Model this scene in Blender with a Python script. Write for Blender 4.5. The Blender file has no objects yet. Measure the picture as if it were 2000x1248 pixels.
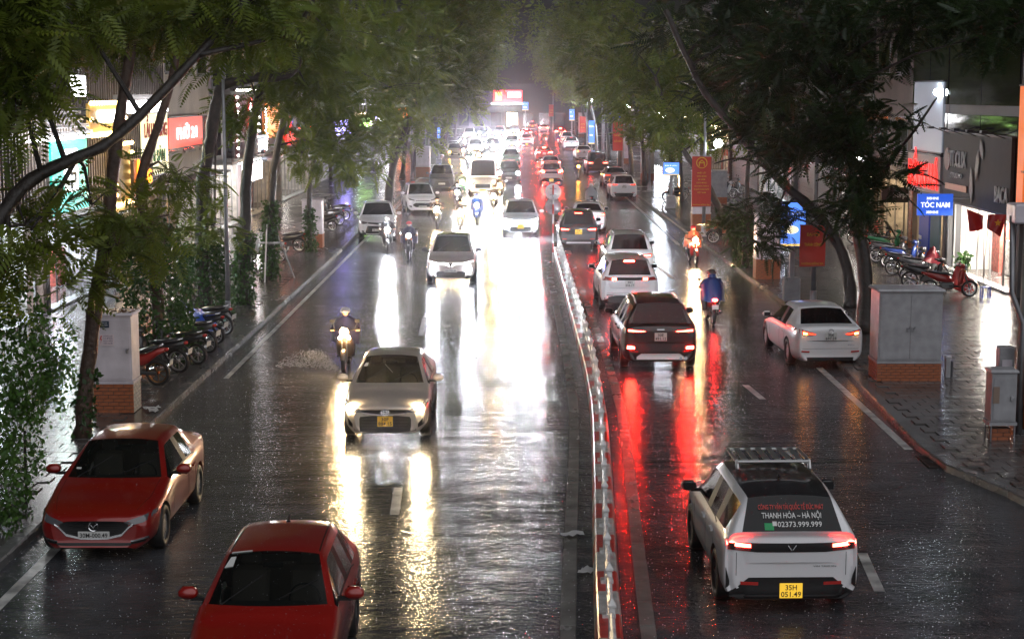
import bpy, bmesh, math, random
import numpy as np
from mathutils import Vector, Matrix
from mathutils.bvhtree import BVHTree
R = math.radians
random.seed(7); rng = np.random.default_rng(11)
scene = bpy.context.scene
# ------------------------------------------------------------------ camera
FPX, HC = 3300.0, 6.8                      # focal length in photo pixels, eye height on the footbridge
PITCH = math.atan(443.0 / FPX)
cam = bpy.data.cameras.new('camera'); cam_o = bpy.data.objects.new('camera', cam)
scene.collection.objects.link(cam_o)
cam.sensor_width = 36.0; cam.lens = FPX * 36.0 / 2000.0
cam.clip_start = 0.3; cam.clip_end = 2500
cam_o.location = (0, 0, HC); cam_o.rotation_euler = (R(90) - PITCH, 0, 0)
scene.camera = cam_o
# ------------------------------------------------------------------ night sky, faint city glow, exposure
world = bpy.data.worlds.new('World'); scene.world = world; world.use_nodes = True
wn = world.node_tree; wn.nodes.clear()
sky = wn.nodes.new('ShaderNodeTexSky'); sky.sky_type = 'NISHITA'; sky.sun_disc = False
sky.sun_elevation = R(38); sky.sun_rotation = R(152)
hs = wn.nodes.new('ShaderNodeHueSaturation'); hs.inputs['Saturation'].default_value = 0.45
bgn = wn.nodes.new('ShaderNodeBackground'); bgn.inputs['Strength'].default_value = 0.0009
wo = wn.nodes.new('ShaderNodeOutputWorld')
wn.links.new(sky.outputs[0], hs.inputs['Color']); wn.links.new(hs.outputs[0], bgn.inputs['Color'])
wn.links.new(bgn.outputs[0], wo.inputs['Surface'])
sun = bpy.data.lights.new('night_glow', 'SUN'); sun.energy = 0.58; sun.angle = R(110); sun.color = (0.95, 0.96, 1.0)
sun_o = bpy.data.objects.new('night_glow', sun); scene.collection.objects.link(sun_o)
sun_o.rotation_euler = (R(52), 0, R(28))
scene.view_settings.view_transform = 'Standard'; scene.view_settings.look = 'None'
scene.view_settings.exposure = 1.5; scene.view_settings.gamma = 1.0; scene.view_settings.use_curve_mapping = False
cy = scene.cycles
cy.max_bounces = 5; cy.diffuse_bounces = 2; cy.glossy_bounces = 3; cy.transmission_bounces = 4
cy.transparent_max_bounces = 6; cy.volume_bounces = 0; cy.caustics_reflective = False; cy.caustics_refractive = False
cy.sample_clamp_indirect = 3.0; cy.sample_clamp_direct = 0.0; cy.use_denoising = True; cy.use_light_tree = True
cy.blur_glossy = 0.5
# ------------------------------------------------------------------ helpers
COL = scene.collection
def gp(px, py, z=0.0):
    """photo pixel of a point that lies at height z -> world point"""
    c, s = math.cos(PITCH), math.sin(PITCH)
    d = FPX * (HC - z) / (c * (py - 181.0))
    return Vector(((px - 1000.0) * d / FPX, (d - (HC - z) * s) / c, z))
def at(px, py, Y):
    """photo pixel of a point whose distance Y along the street is known -> world point"""
    c, s = math.cos(PITCH), math.sin(PITCH)
    v = (py - 624.0) / FPX; u = (px - 1000.0) / FPX
    ry = c - v * s; rz = -s - v * c
    return Vector((u * Y / ry, Y, HC + rz * Y / ry))
MATS = {}
def mat(name, col=(.5, .5, .5), rough=.5, metal=0., es=0., ec=None, coat=0., spec=.5, trans=0., alpha=1., bump=None, vary=None):
    if name in MATS: return MATS[name]
    m = bpy.data.materials.new(name); m.use_nodes = True; MATS[name] = m
    nt = m.node_tree; b = nt.nodes['Principled BSDF']
    b.inputs['Base Color'].default_value = (*col, 1); b.inputs['Roughness'].default_value = rough
    b.inputs['Metallic'].default_value = metal; b.inputs['Coat Weight'].default_value = coat
    b.inputs['Coat Roughness'].default_value = .06
    b.inputs['Specular IOR Level'].default_value = spec; b.inputs['Transmission Weight'].default_value = trans
    b.inputs['Alpha'].default_value = alpha
    if es:
        b.inputs['Emission Color'].default_value = (*(ec or col), 1); b.inputs['Emission Strength'].default_value = es
    if bump or vary:
        tc = nt.nodes.new('ShaderNodeTexCoord')
    if bump:                                # (scale, strength, distance)
        n = nt.nodes.new('ShaderNodeTexNoise'); n.inputs['Scale'].default_value = bump[0]; n.inputs['Detail'].default_value = 3
        bp = nt.nodes.new('ShaderNodeBump'); bp.inputs['Strength'].default_value = bump[1]; bp.inputs['Distance'].default_value = bump[2]
        nt.links.new(tc.outputs['Object'], n.inputs['Vector']); nt.links.new(n.outputs['Fac'], bp.inputs['Height'])
        nt.links.new(bp.outputs['Normal'], b.inputs['Normal'])
        if coat: nt.links.new(bp.outputs['Normal'], b.inputs['Coat Normal'])
    if vary:                                # (scale, low factor, high factor): dirt and wear
        n2 = nt.nodes.new('ShaderNodeTexNoise'); n2.inputs['Scale'].default_value = vary[0]; n2.inputs['Detail'].default_value = 5
        rp = nt.nodes.new('ShaderNodeValToRGB')
        rp.color_ramp.elements[0].position = .32; rp.color_ramp.elements[1].position = .68
        rp.color_ramp.elements[0].color = (*[min(1, c * vary[1]) for c in col], 1)
        rp.color_ramp.elements[1].color = (*[min(1, c * vary[2]) for c in col], 1)
        nt.links.new(tc.outputs['Object'], n2.inputs['Vector']); nt.links.new(n2.outputs['Fac'], rp.inputs['Fac'])
        nt.links.new(rp.outputs['Color'], b.inputs['Base Color'])
    return m
def emit(name, col, s):
    return mat(name, tuple(min(.8, c) for c in col), .4, es=s, ec=col)
class MB:
    """collects faces, builds one mesh"""
    def __init__(s): s.v = []; s.f = []
    def add(s, vs, fs):
        o = len(s.v); s.v += [tuple(p) for p in vs]; s.f += [tuple(i + o for i in f) for f in fs]; return s
    def box(s, c, d, rz=0, bev=0, taper=1.0, rx=0, ry=0):
        x, y, z = d[0] / 2, d[1] / 2, d[2] / 2
        M = Matrix.Translation(Vector(c)) @ Matrix.Rotation(rz, 4, 'Z') @ Matrix.Rotation(ry, 4, 'Y') @ Matrix.Rotation(rx, 4, 'X')
        if bev:
            b = min(bev, x * .9, y * .9, z * .9); vs = []; n = 0
            for zz, e in ((-z, b), (-z + b, 0), (z - b, 0), (z, b)):
                t = taper if zz > 0 else 1
                X, Y = (x - e) * t, (y - e) * t
                for sx, sy, fx, fy in ((1, 1, 0, 1), (1, 1, 1, 0), (-1, 1, 1, 0), (-1, 1, 0, 1), (-1, -1, 0, 1), (-1, -1, 1, 0), (1, -1, 1, 0), (1, -1, 0, 1)):
                    vs.append(M @ Vector((sx * (X - b * .5 * fx), sy * (Y - b * .5 * fy), zz)))
            fs = [tuple(reversed(range(8))), tuple(range(24, 32))]
            for l in range(3):
                for i in range(8):
                    j = (i + 1) % 8; fs.append((l * 8 + i, l * 8 + j, l * 8 + 8 + j, l * 8 + 8 + i))
            return s.add(vs, fs)
        t = taper
        vs = [M @ Vector(p) for p in ((-x, -y, -z), (x, -y, -z), (x, y, -z), (-x, y, -z), (-x * t, -y * t, z), (x * t, -y * t, z), (x * t, y * t, z), (-x * t, y * t, z))]
        return s.add(vs, [(3, 2, 1, 0), (4, 5, 6, 7), (0, 1, 5, 4), (1, 2, 6, 5), (2, 3, 7, 6), (3, 0, 4, 7)])
    def tube(s, pts, rad, n=8, cap=True):
        pts = [Vector(p) for p in pts]
        if not hasattr(rad, '__len__'): rad = [rad] * len(pts)
        vs = []; fs = []; up = None
        for i, p in enumerate(pts):
            t = (pts[min(i + 1, len(pts) - 1)] - pts[max(i - 1, 0)]).normalized()
            if up is None: up = t.orthogonal().normalized()
            up = (up - t * up.dot(t)).normalized(); w = t.cross(up)
            for k in range(n):
                a = 2 * math.pi * k / n; vs.append(p + (up * math.cos(a) + w * math.sin(a)) * rad[i])
        for i in range(len(pts) - 1):
            for k in range(n):
                j = (k + 1) % n; fs.append((i * n + k, i * n + j, i * n + n + j, i * n + n + k))
        if cap: fs += [tuple(reversed(range(n))), tuple(range((len(pts) - 1) * n, len(pts) * n))]
        return s.add(vs, fs)
    def lathe(s, prof, n=16, c=(0, 0, 0), axis='Z', close=False):
        vs = []; fs = []; m = len(prof)
        for k in range(n):
            a = 2 * math.pi * k / n
            for r, h in prof:
                if axis == 'Z': p = (r * math.cos(a), r * math.sin(a), h)
                elif axis == 'Y': p = (r * math.cos(a), h, r * math.sin(a))
                else: p = (h, r * math.cos(a), r * math.sin(a))
                vs.append((p[0] + c[0], p[1] + c[1], p[2] + c[2]))
        for k in range(n):
            j = (k + 1) % n
            for i in range(m - 1 if not close else m):
                i2 = (i + 1) % m; fs.append((k * m + i, j * m + i, j * m + i2, k * m + i2))
        return s.add(vs, fs)
    def ball(s, c, r, n=12, sq=(1, 1, 1)):
        h = n // 2; vs = [(c[0] + r * sq[0] * math.sin(math.pi * i / h) * math.cos(2 * math.pi * k / n), c[1] + r * sq[1] * math.sin(math.pi * i / h) * math.sin(2 * math.pi * k / n), c[2] + r * sq[2] * math.cos(math.pi * i / h)) for i in range(h + 1) for k in range(n)]
        return s.add(vs, [(i * n + k, i * n + n + k, i * n + n + (k + 1) % n, i * n + (k + 1) % n) for i in range(h) for k in range(n)])
    def quad(s, a, b, c, d): return s.add([a, b, c, d], [(0, 1, 2, 3)])
    def mesh(s, name, m, smooth=False):
        me = bpy.data.meshes.new(name); me.from_pydata(s.v, [], s.f)
        if m: me.materials.append(m)
        if smooth: me.shade_smooth()
        me.update(); return me
    def build(s, name, m, parent=None, smooth=False, loc=None):
        return link(s.mesh(name, m, smooth), name, parent, loc)
def link(me, name, parent=None, loc=None):
    o = bpy.data.objects.new(name, me); COL.objects.link(o)
    if parent: o.parent = parent
    if loc is not None: o.location = loc
    return o
def tag(o, label=None, cat=None, group=None, kind=None):
    if label: o['label'] = label
    if cat: o['category'] = cat
    if group: o['group'] = group
    if kind: o['kind'] = kind
    return o
def thing(name, label, cat, loc=(0, 0, 0), rz=0, group=None):
    o = bpy.data.objects.new(name, None); COL.objects.link(o); o.empty_display_size = .2
    o.location = loc; o.rotation_euler = (0, 0, rz); return tag(o, label, cat, group)
KIDS = {}
def kids(o):
    return [c for c in bpy.data.objects if c.parent == o]
def copy_tree(o, remap=None, parent=None, _all=None):
    if _all is None:
        _all = {}
        for c in bpy.data.objects:
            if c.parent: _all.setdefault(c.parent.name, []).append(c)
    c = o.copy(); COL.objects.link(c); c.parent = parent
    if remap and c.type == 'MESH':
        for s_ in c.material_slots:
            if s_.material and s_.material.name in remap:
                nm = remap[s_.material.name]; s_.link = 'OBJECT'; s_.material = nm
    for ch in _all.get(o.name, []): copy_tree(ch, remap, c, _all)
    return c
_TX = {}
def text_mesh(s, bold=0.0):
    """flat lettering, 1 unit cap height, centred on x, baseline 0"""
    if (s, bold) in _TX: return _TX[(s, bold)]
    cu = bpy.data.curves.new('lettering', 'FONT'); cu.body = s; cu.align_x = 'CENTER'; cu.size = 1.38
    cu.offset = bold; cu.resolution_u = 2
    o = bpy.data.objects.new('lettering', cu); COL.objects.link(o)
    dg = bpy.context.evaluated_depsgraph_get(); dg.update()
    me = bpy.data.meshes.new_from_object(o.evaluated_get(dg)); COL.objects.unlink(o); bpy.data.objects.remove(o)
    me.name = 'lettering'; _TX[(s, bold)] = me; return me
def text(s, m, parent, loc, ux, uy, h, width=None, bold=0.0, name='lettering', deep=0.0):
    me = text_mesh(s, bold).copy(); me.materials.clear(); me.materials.append(m)
    ux = Vector(ux).normalized(); uy = Vector(uy).normalized()
    co = np.empty(len(me.vertices) * 3); me.vertices.foreach_get('co', co); co = co.reshape(-1, 3)
    if len(co) == 0: return None
    w0 = co[:, 0].max() - co[:, 0].min(); cx = (co[:, 0].max() + co[:, 0].min()) / 2
    sx = (width / w0) if width else h
    n = ux.cross(uy)
    P = np.outer((co[:, 0] - cx) * sx, ux) + np.outer(co[:, 1] * h, uy) + np.array(loc)
    me.vertices.foreach_set('co', P.ravel()); me.update()
    if deep:
        bm = bmesh.new(); bm.from_mesh(me)
        r_ = bmesh.ops.extrude_face_region(bm, geom=bm.faces[:])
        bmesh.ops.translate(bm, vec=n * deep, verts=[e for e in r_['geom'] if isinstance(e, bmesh.types.BMVert)])
        bm.to_mesh(me); bm.free()
    return link(me, name, parent)
def nodes_of(m): return m.node_tree, m.node_tree.nodes['Principled BSDF']
# ------------------------------------------------------------------ ground, road, pavements
def wet_material(name, base, r0, r1, grain, ripple, puddle_scale=.35, var=1.6, gs=13):
    m = mat(name, base, .3, spec=.5); nt, b = nodes_of(m); L = nt.links.new; N = nt.nodes.new
    g = N('ShaderNodeNewGeometry')
    n1 = N('ShaderNodeTexNoise'); n1.inputs['Scale'].default_value = puddle_scale; n1.inputs['Detail'].default_value = 6; n1.inputs['Roughness'].default_value = .62
    mp0 = N('ShaderNodeMapping'); mp0.inputs['Scale'].default_value = (1.0, .45, 1); L(g.outputs['Position'], mp0.inputs['Vector'])
    L(mp0.outputs[0], n1.inputs['Vector'])
    mr = N('ShaderNodeMapRange'); mr.inputs['From Min'].default_value = .25; mr.inputs['From Max'].default_value = .75
    mr.inputs['To Min'].default_value = r0; mr.inputs['To Max'].default_value = r1
    L(n1.outputs['Fac'], mr.inputs['Value']); L(mr.outputs[0], b.inputs['Roughness'])
    cr = N('ShaderNodeValToRGB'); cr.color_ramp.elements[0].color = (*[c * .7 for c in base], 1); cr.color_ramp.elements[1].color = (*[c * var for c in base], 1)
    cr.color_ramp.elements[0].position = .3; cr.color_ramp.elements[1].position = .75
    n4 = N('ShaderNodeTexNoise'); n4.inputs['Scale'].default_value = 1.7; n4.inputs['Detail'].default_value = 8; L(g.outputs['Position'], n4.inputs['Vector'])
    L(n4.outputs['Fac'], cr.inputs['Fac']); L(cr.outputs[0], b.inputs['Base Color'])
    # asphalt grain and raindrop splashes, then wind-driven ripples lying across the street
    n2 = N('ShaderNodeTexNoise'); n2.inputs['Scale'].default_value = gs; n2.inputs['Detail'].default_value = 3; n2.inputs['Roughness'].default_value = .6; mp2 = N('ShaderNodeMapping'); mp2.inputs['Scale'].default_value = (.68, 1, 1); L(g.outputs['Position'], mp2.inputs['Vector']); L(mp2.outputs[0], n2.inputs['Vector'])
    b1 = N('ShaderNodeBump'); b1.inputs['Strength'].default_value = 1.0; b1.inputs['Distance'].default_value = grain
    mr2 = N('ShaderNodeMapRange'); mr2.inputs['From Min'].default_value = .36; mr2.inputs['From Max'].default_value = .64; mr2.inputs['To Min'].default_value = .42; mr2.inputs['To Max'].default_value = 1.0
    L(n1.outputs['Fac'], mr2.inputs['Value']); L(mr2.outputs[0], b1.inputs['Strength']); L(n2.outputs['Fac'], b1.inputs['Height'])
    mp = N('ShaderNodeMapping'); mp.inputs['Scale'].default_value = (.45, 1.5, 1); L(g.outputs['Position'], mp.inputs['Vector'])
    n3 = N('ShaderNodeTexNoise'); n3.inputs['Scale'].default_value = 1.0; n3.inputs['Detail'].default_value = 1.5; L(mp.outputs[0], n3.inputs['Vector'])
    b2 = N('ShaderNodeBump'); b2.inputs['Strength'].default_value = 1.0; b2.inputs['Distance'].default_value = ripple
    L(n3.outputs['Fac'], b2.inputs['Height']); L(b1.outputs[0], b2.inputs['Normal']); L(b2.outputs[0], b.inputs['Normal'])
    return m
M_road = wet_material('wet_asphalt', (.048, .050, .056), .12, .27, .023, .026, gs=10.0)
M_dirt = mat('dark_ground', (.03, .03, .03), .7)
M_pave = wet_material('wet_paving', (.075, .068, .066), .12, .34, .0030, .010)
M_kerb = wet_material('wet_kerb_concrete', (.10, .10, .10), .14, .34, .003, .006)
M_gut = wet_material('wet_gutter_concrete', (.16, .155, .145), .16, .36, .003, .006)
M_paint = mat('worn_white_road_paint', (.52, .52, .50), .3, vary=(3.0, .35, 1.25), bump=(30, .4, .004))
Y0, Y1 = -12.0, 420.0
def sheet(name, xs, z, m, kind='structure', uvn=None):
    """xs: list of (Y, xleft, xright)"""
    mb = MB()
    for (ya, a0, a1), (yb, b0, b1) in zip(xs[:-1], xs[1:]):
        mb.quad((a0, ya, z), (a1, ya, z), (b1, yb, z), (b0, yb, z))
    return tag(mb.build(name, m), kind=kind)
sheet('ground', [(-60, -600, 600), (900, -600, 600)], -.03, M_dirt)
KL = gp(300, 835).x                                   # left kerb line, straight
KR = [(-12, 9.6), (22, 9.0), (25.0, 8.6), (gp(2000, 985).y, gp(2000, 985).x), (gp(1850, 920).y, gp(1850, 920).x - .05), (gp(1790, 880).y, gp(1790, 880).x), (gp(1665, 738).y, gp(1665, 738).x - .1), (gp(1540, 605).y, gp(1540, 605).x), (gp(1400, 500).y, gp(1400, 500).x), (gp(1250, 388).y, 8.25), (420, 8.25)]
def kr(y):
    for (a, xa), (b, xb) in zip(KR[:-1], KR[1:]):
        if a <= y <= b: return xa + (xb - xa) * (y - a) / (b - a)
    return 8.25
ROADYS = sorted(set([Y0, Y1] + [k[0] for k in KR]))
sheet('road', [(y, KL - .3, kr(y) + .3) for y in ROADYS], 0.0, M_road)
KH = .13
FL, FR = -14.2, 16.6                                  # shop fronts left and right
pl = sheet('pavement_left', [(Y0, FL - 3, KL - .25), (Y1, FL - 3, KL - .25)], KH - .02, M_pave)
pr = sheet('pavement_right', [(y, kr(y) + .22, FR + 3) for y in ROADYS], KH - .02, M_pave)
# kerb stones: each a part of its pavement
def kerb_run(parent, xfun, side, ya, yb, step):
    y = ya; i = 0
    while y < yb:
        ye = min(y + step, yb); g = .012
        x0, x1 = xfun(y), xfun(ye); mb = MB(); s = side
        h = KH + random.uniform(-.006, .006); w = .24
        a = [(x0, y + g, -.02), (x0 + s * .02, y + g, h - .025), (x0 + s * .045, y + g, h), (x0 + s * w, y + g, h), (x0 + s * w, y + g, -.02)]
        b = [(x1, ye - g, -.02), (x1 + s * .02, ye - g, h - .025), (x1 + s * .045, ye - g, h), (x1 + s * w, ye - g, h), (x1 + s * w, ye - g, -.02)]
        mb.add(a + b, [(0, 1, 6, 5), (1, 2, 7, 6), (2, 3, 8, 7), (3, 4, 9, 8), (4, 3, 2, 1, 0), (5, 6, 7, 8, 9)])
        mb.build('kerb_stone', M_kerb, parent); y = ye; i += 1
kerb_run(pl, lambda y: KL, -1, 16, 100, 1.0); kerb_run(pl, lambda y: KL, -1, 100, 400, 10)
kerb_run(pr, kr, 1, 20, 100, 1.0); kerb_run(pr, kr, 1, 100, 400, 10)
# paving slabs: the 300 that show largest one by one, the rest joined
def paving(parent, rects, cut, ts=.40):
    cand = []
    for (xa, xb, ya, yb) in rects:
        ny = int((yb - ya) / ts); nx = int((xb - xa) / ts)
        for j in range(ny):
            for i in range(nx):
                cand.append((xa + (i + .5 * (j % 2 == 0)) * ts, ya + j * ts))
    cand = [c for c in cand if cut(c[0], c[1])]
    cand.sort(key=lambda c: c[1])
    bases = []
    for k in range(4):
        mb = MB(); mb.box((0, 0, 0), (ts - .012, ts - .012, .03), bev=.006, rx=random.uniform(-.012, .012), ry=random.uniform(-.012, .012)); bases.append(mb.mesh('paving_slab', M_pave))
    for c in cand[:300]:
        link(random.choice(bases), 'paving_slab', parent, (c[0], c[1], KH - .013 + random.uniform(-.003, .003)))
    mb = MB()
    for c in cand[300:]:
        mb.box((c[0], c[1], KH - .014 + random.uniform(-.003, .003)), (ts - .014, ts - .014, .02), rx=random.uniform(-.01, .01), ry=random.uniform(-.01, .01))
    tag(mb.build('paving_slabs', M_pave, parent), kind='stuff')
def seen(x, y):
    px = 1000 + FPX * x / y
    return -60 < px < 2060
paving(pr, [(8.0, 16.4, 24, 100)], lambda x, y: x > kr(y) + .45 and seen(x, y))
paving(pl, [(-14.0, KL - .46, 24, 100)], lambda x, y: seen(x, y))
# painted lines
def strip(name, pts, w, m=M_paint, z=.004):
    mb = MB()
    for a, b in zip(pts[:-1], pts[1:]):
        mb.quad((a[0] - w / 2, a[1], z), (a[0] + w / 2, a[1], z), (b[0] + w / 2, b[1], z), (b[0] - w / 2, b[1], z))
    return tag(mb.build(name, m), kind='structure')
xl = KL + .48
strip('edge_line_left', [(xl, 15), (xl, 25.5)], .16); strip('edge_line_left', [(xl, 40), (xl, 110)], .13)
strip('edge_line_right', [(gp(1775, 878).x, gp(1775, 878).y), (gp(1600, 718).x, gp(1600, 718).y)], .17)
strip('edge_line_right', [(7.5, 76), (7.45, 125)], .15)
for (px, py0, py1) in ((770, 1005, 952), (1700, 1155, 1080), (1553, 905, 880), (1472, 780, 752), (1298, 545, 520), (822, 655, 620)):
    a = gp(px - (0 if px < 1000 else -18), py0); b = gp(px + (8 if px < 1000 else -16), py1); strip('lane_dash', [(a.x, a.y), (b.x, b.y)], .15)
# ------------------------------------------------------------------ median: kerb blocks, railing, gutter strips
MED = [(14, 1.02), (gp(1187, 1248).y, gp(1187, 1248).x), (gp(1180, 1033).y, gp(1180, 1033).x), (gp(1173, 850).y, gp(1173, 850).x), (gp(1168, 788).y, gp(1168, 788).x), (43, 1.94), (gp(1083, 492).y, 1.94)]
def med(y): return sum(med0(y + k) for k in (-3, -1.5, 0, 1.5, 3)) / 5
def med0(y):
    for (a, xa), (b, xb) in zip(MED[:-1], MED[1:]):
        if a <= y <= b: return xa + (xb - xa) * (y - a) / (b - a)
    return MED[-1][1] if y > 30 else MED[0][1]
MEND = MED[-1][0]
median = thing('median_barrier', 'red and white kerb with white post railing dividing the street', 'barrier', (0, 0, 0))
M_mw = mat('median_white_paint', (.55, .54, .52), .28, bump=(25, .4, .004), vary=(5, .5, 1.1)); M_mr = mat('median_red_paint', (.55, .035, .025), .28, bump=(25, .4, .004), vary=(5, .6, 1.1))
y = 15.0; i = 0
while y < MEND - .5:
    ln = .95 if i % 2 else 1.0; ye = min(y + ln, MEND); mb = MB(); g = .008
    a, b = med(y), med(ye); hw = .18; h = .22
    vs = []
    for (xx, yy) in ((a, y + g), (b, ye - g)):
        vs += [(xx - hw, yy, 0), (xx - hw * .82, yy, h - .02), (xx - hw * .7, yy, h), (xx + hw * .7, yy, h), (xx + hw * .82, yy, h - .02), (xx + hw, yy, 0)]
    mb.add(vs, [(k, k + 1, k + 7, k + 6) for k in range(5)] + [(5, 4, 3, 2, 1, 0), (6, 7, 8, 9, 10, 11)])
    mb.build('kerb_block', (M_mr if i % 2 else M_mw), median); y = ye; i += 1
M_rail = mat('railing_white_paint', (.78, .78, .77), .3, bump=(40, .3, .003), vary=(9, .55, 1.05))
pm = MB(); pm.box((0, 0, .30), (.075, .09, .60), bev=.01); pm.box((0, 0, .62), (.10, .12, .04), bev=.008); pm.box((0, 0, .675), (.08, .10, .07), taper=.15); pm.box((0, 0, .02), (.17, .19, .04)); PM = pm.mesh('post', M_rail)
py_ = 16.2; prev = None; k = 0
while py_ < MEND - .3:
    x = med(py_); link(PM, 'post', median, (x, py_, .215))
    if prev:
        for z in (.30, .52):
            mb = MB(); a = Vector((prev[0], prev[1] + .05, .215 + z)); b = Vector((x, py_ - .05, .215 + z))
            mb.tube([a, b], .032, 6); mb.build('rail', M_rail, median)
        if py_ > 36:
            for f in (.33, .67):
                mb = MB(); p = Vector((prev[0] + (x - prev[0]) * f, prev[1] + (py_ - prev[1]) * f, .215 + .30)); mb.box((p.x, p.y, p.z + .11), (.02, .06, .20)); mb.build('baluster', M_rail, median)
    prev = (x, py_); py_ += 1.52
M_refl = mat('red_reflector', (.5, .02, .02), .2)
for side, off in ((-1, -.52), (1, .50)):
    gs = tag(strip('gutter_bed', [(med(y_) + off, y_) for y_ in (14, 20, 26, 32, 36, 43, 60, MEND)], .2, M_gut, .002), kind='structure')
    y = 15.0
    while y < MEND:
        ln = 1.0; mb = MB(); a, b = med(y) + off, med(y + ln) + off; z = .022 + random.uniform(-.004, .004)
        vs = [(a - .1, y + .01, .001), (a - .095, y + .01, z), (a + .095, y + .01, z), (a + .1, y + .01, .001), (b - .1, y + ln - .01, .001), (b - .095, y + ln - .01, z), (b + .095, y + ln - .01, z), (b + .1, y + ln - .01, .001)]
        mb.add(vs, [(0, 1, 5, 4), (1, 2, 6, 5), (2, 3, 7, 6), (3, 2, 1, 0), (4, 5, 6, 7)]); mb.build('gutter_slab', M_gut, gs); y += ln
# drain grate by the right kerb
gpos = gp(1832, 903); gr = thing('drain_grate', 'rusty iron drain grate set in the road by the right kerb', 'drain', (gpos.x, gpos.y, .006))
M_iron = mat('wet_iron', (.06, .05, .045), .35, .6)
mb = MB(); mb.box((0, 0, 0), (.62, 1.1, .008)); mb.build('frame', mat('drain_dark', (.01, .01, .01), .4), gr)
for k in range(8):
    mb = MB(); mb.box((0, -.46 + k * .13, .012), (.56, .05, .02)); mb.build('bar', M_iron, gr)
# worn asphalt: sealed joints across the lanes and old patches
M_seal = wet_material('wet_tar_seal', (.012, .012, .013), .08, .2, .006, .02)
for (pa, pb, yy, wd) in (((1215, 902), (1800, 902), None, .05), ((1225, 1000), (1420, 1000), None, .04), ((560, 962), (1110, 958), None, .04), ((420, 880), (700, 872), None, .035)):
    a, b = gp(*pa), gp(*pb); n_ = 14; mb = MB(); P_ = [(a.x + (b.x - a.x) * k / n_, a.y + random.uniform(-.05, .05)) for k in range(n_ + 1)]
    for (x0, y0), (x1, y1) in zip(P_[:-1], P_[1:]): mb.quad((x0, y0 - wd, .003), (x1, y1 - wd, .003), (x1, y1 + wd, .003), (x0, y0 + wd, .003))
    tag(mb.build('road_joint', M_seal), kind='structure')
M_patch = wet_material('wet_asphalt_patch', (.040, .040, .042), .14, .30, .020, .03, gs=11)
for (px, py, w_, l_) in ((600, 925, 1.5, 4.6), (960, 720, 1.1, 5.0), (1330, 1090, 1.0, 2.4)):
    q = gp(px, py); mb = MB(); n_ = 18; pts_ = [(q.x + w_ / 2 * (abs(math.cos(t)) ** .35) * math.copysign(1, math.cos(t)) * (1 + random.uniform(-.06, .06)), q.y + l_ / 2 * (abs(math.sin(t)) ** .35) * math.copysign(1, math.sin(t)), .0025) for t in [2 * math.pi * k / n_ for k in range(n_)]]; mb.add(pts_, [tuple(range(n_))]); tag(mb.build('road_patch', M_patch), kind='structure')
# ------------------------------------------------------------------ vehicles
M_tyre = mat('tyre_rubber', (.015, .015, .015), .55); M_rim = mat('alloy', (.55, .55, .57), .3, .9); M_rimd = mat('dark_alloy', (.12, .12, .13), .35, .8)
M_blk = mat('black_trim', (.012, .012, .013), .5, spec=.3, bump=(60, .3, .003)); M_glass = mat('car_glass', (.005, .006, .007), .04, spec=.42, bump=(55, .12, .003))
M_chrome = mat('chrome', (.8, .8, .82), .12, 1.0); M_lens = mat('headlight_lens', (.10, .10, .11), .08, coat=1., spec=.8)
M_mesh = mat('grille_mesh', (.010, .010, .011), .45)
M_hw = emit('headlight_white', (.88, .91, 1.), 320.); M_hwm = emit('headlight_warm', (1., .74, .42), 230.)
M_hb = emit('headlight_blinding', (.88, .91, 1.), 1050.); M_drl = emit('daylight_strip', (1., .95, .92), 9.); M_fog = emit('fog_white', (.9, .95, 1.), 200.)
M_tail = emit('tail_lamp_lit', (1., .025, .015), 36.); M_brake = emit('brake_lamp_lit', (1., .020, .010), 480.); M_tailoff = mat('tail_lens', (.22, .008, .008), .1, coat=.8)
M_taild = emit('tail_lamp_dim', (1., .05, .02), 1.6)
M_amber = emit('amber_lamp', (1., .36, .04), 40.); M_amberd = mat('amber_lens', (.5, .14, .02), .2)
M_pw = mat('plate_white', (.62, .62, .60), .35); M_py = mat('plate_yellow', (.80, .46, .03), .35); M_ptx = mat('plate_ink', (.02, .02, .02), .5)
M_pyl = mat('plate_yellow_glow', (.80, .50, .04), .35, es=.25, ec=(1, .6, .05)); M_stick = mat('paper_sticker', (.6, .6, .58), .5)  # yellow plate glows itself, standing in for the plate lamp shining on it
M_refred = mat('reflector_red', (.45, .02, .015), .2); M_silver = mat('silver_trim', (.5, .5, .5), .28, .8)
def paint(name, c, metal=.0, rough=.28):
    return mat('paint_' + name, c, rough, metal, coat=1., bump=(70, .10, .003))
P_red = paint('soul_red', (.25, .006, .004), .2); P_red2 = paint('tomato_red', (.29, .009, .006), .1); P_beige = paint('beige', (.52, .46, .41), .3)
P_white = paint('white', (.80, .80, .82)); P_pink = paint('pale_rose', (.52, .46, .44), .3); P_dark = paint('black_cherry', (.009, .005, .006), .1)
P_grey = paint('grey', (.14, .14, .15), .5); P_silver = paint('silver', (.42, .40, .39), .6); P_black = paint('black', (.02, .02, .022)); P_navy = paint('dark_grey_blue', (.05, .055, .07), .3)
P_green = paint('taxi_green', (.03, .16, .08))
_W = {}
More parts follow.
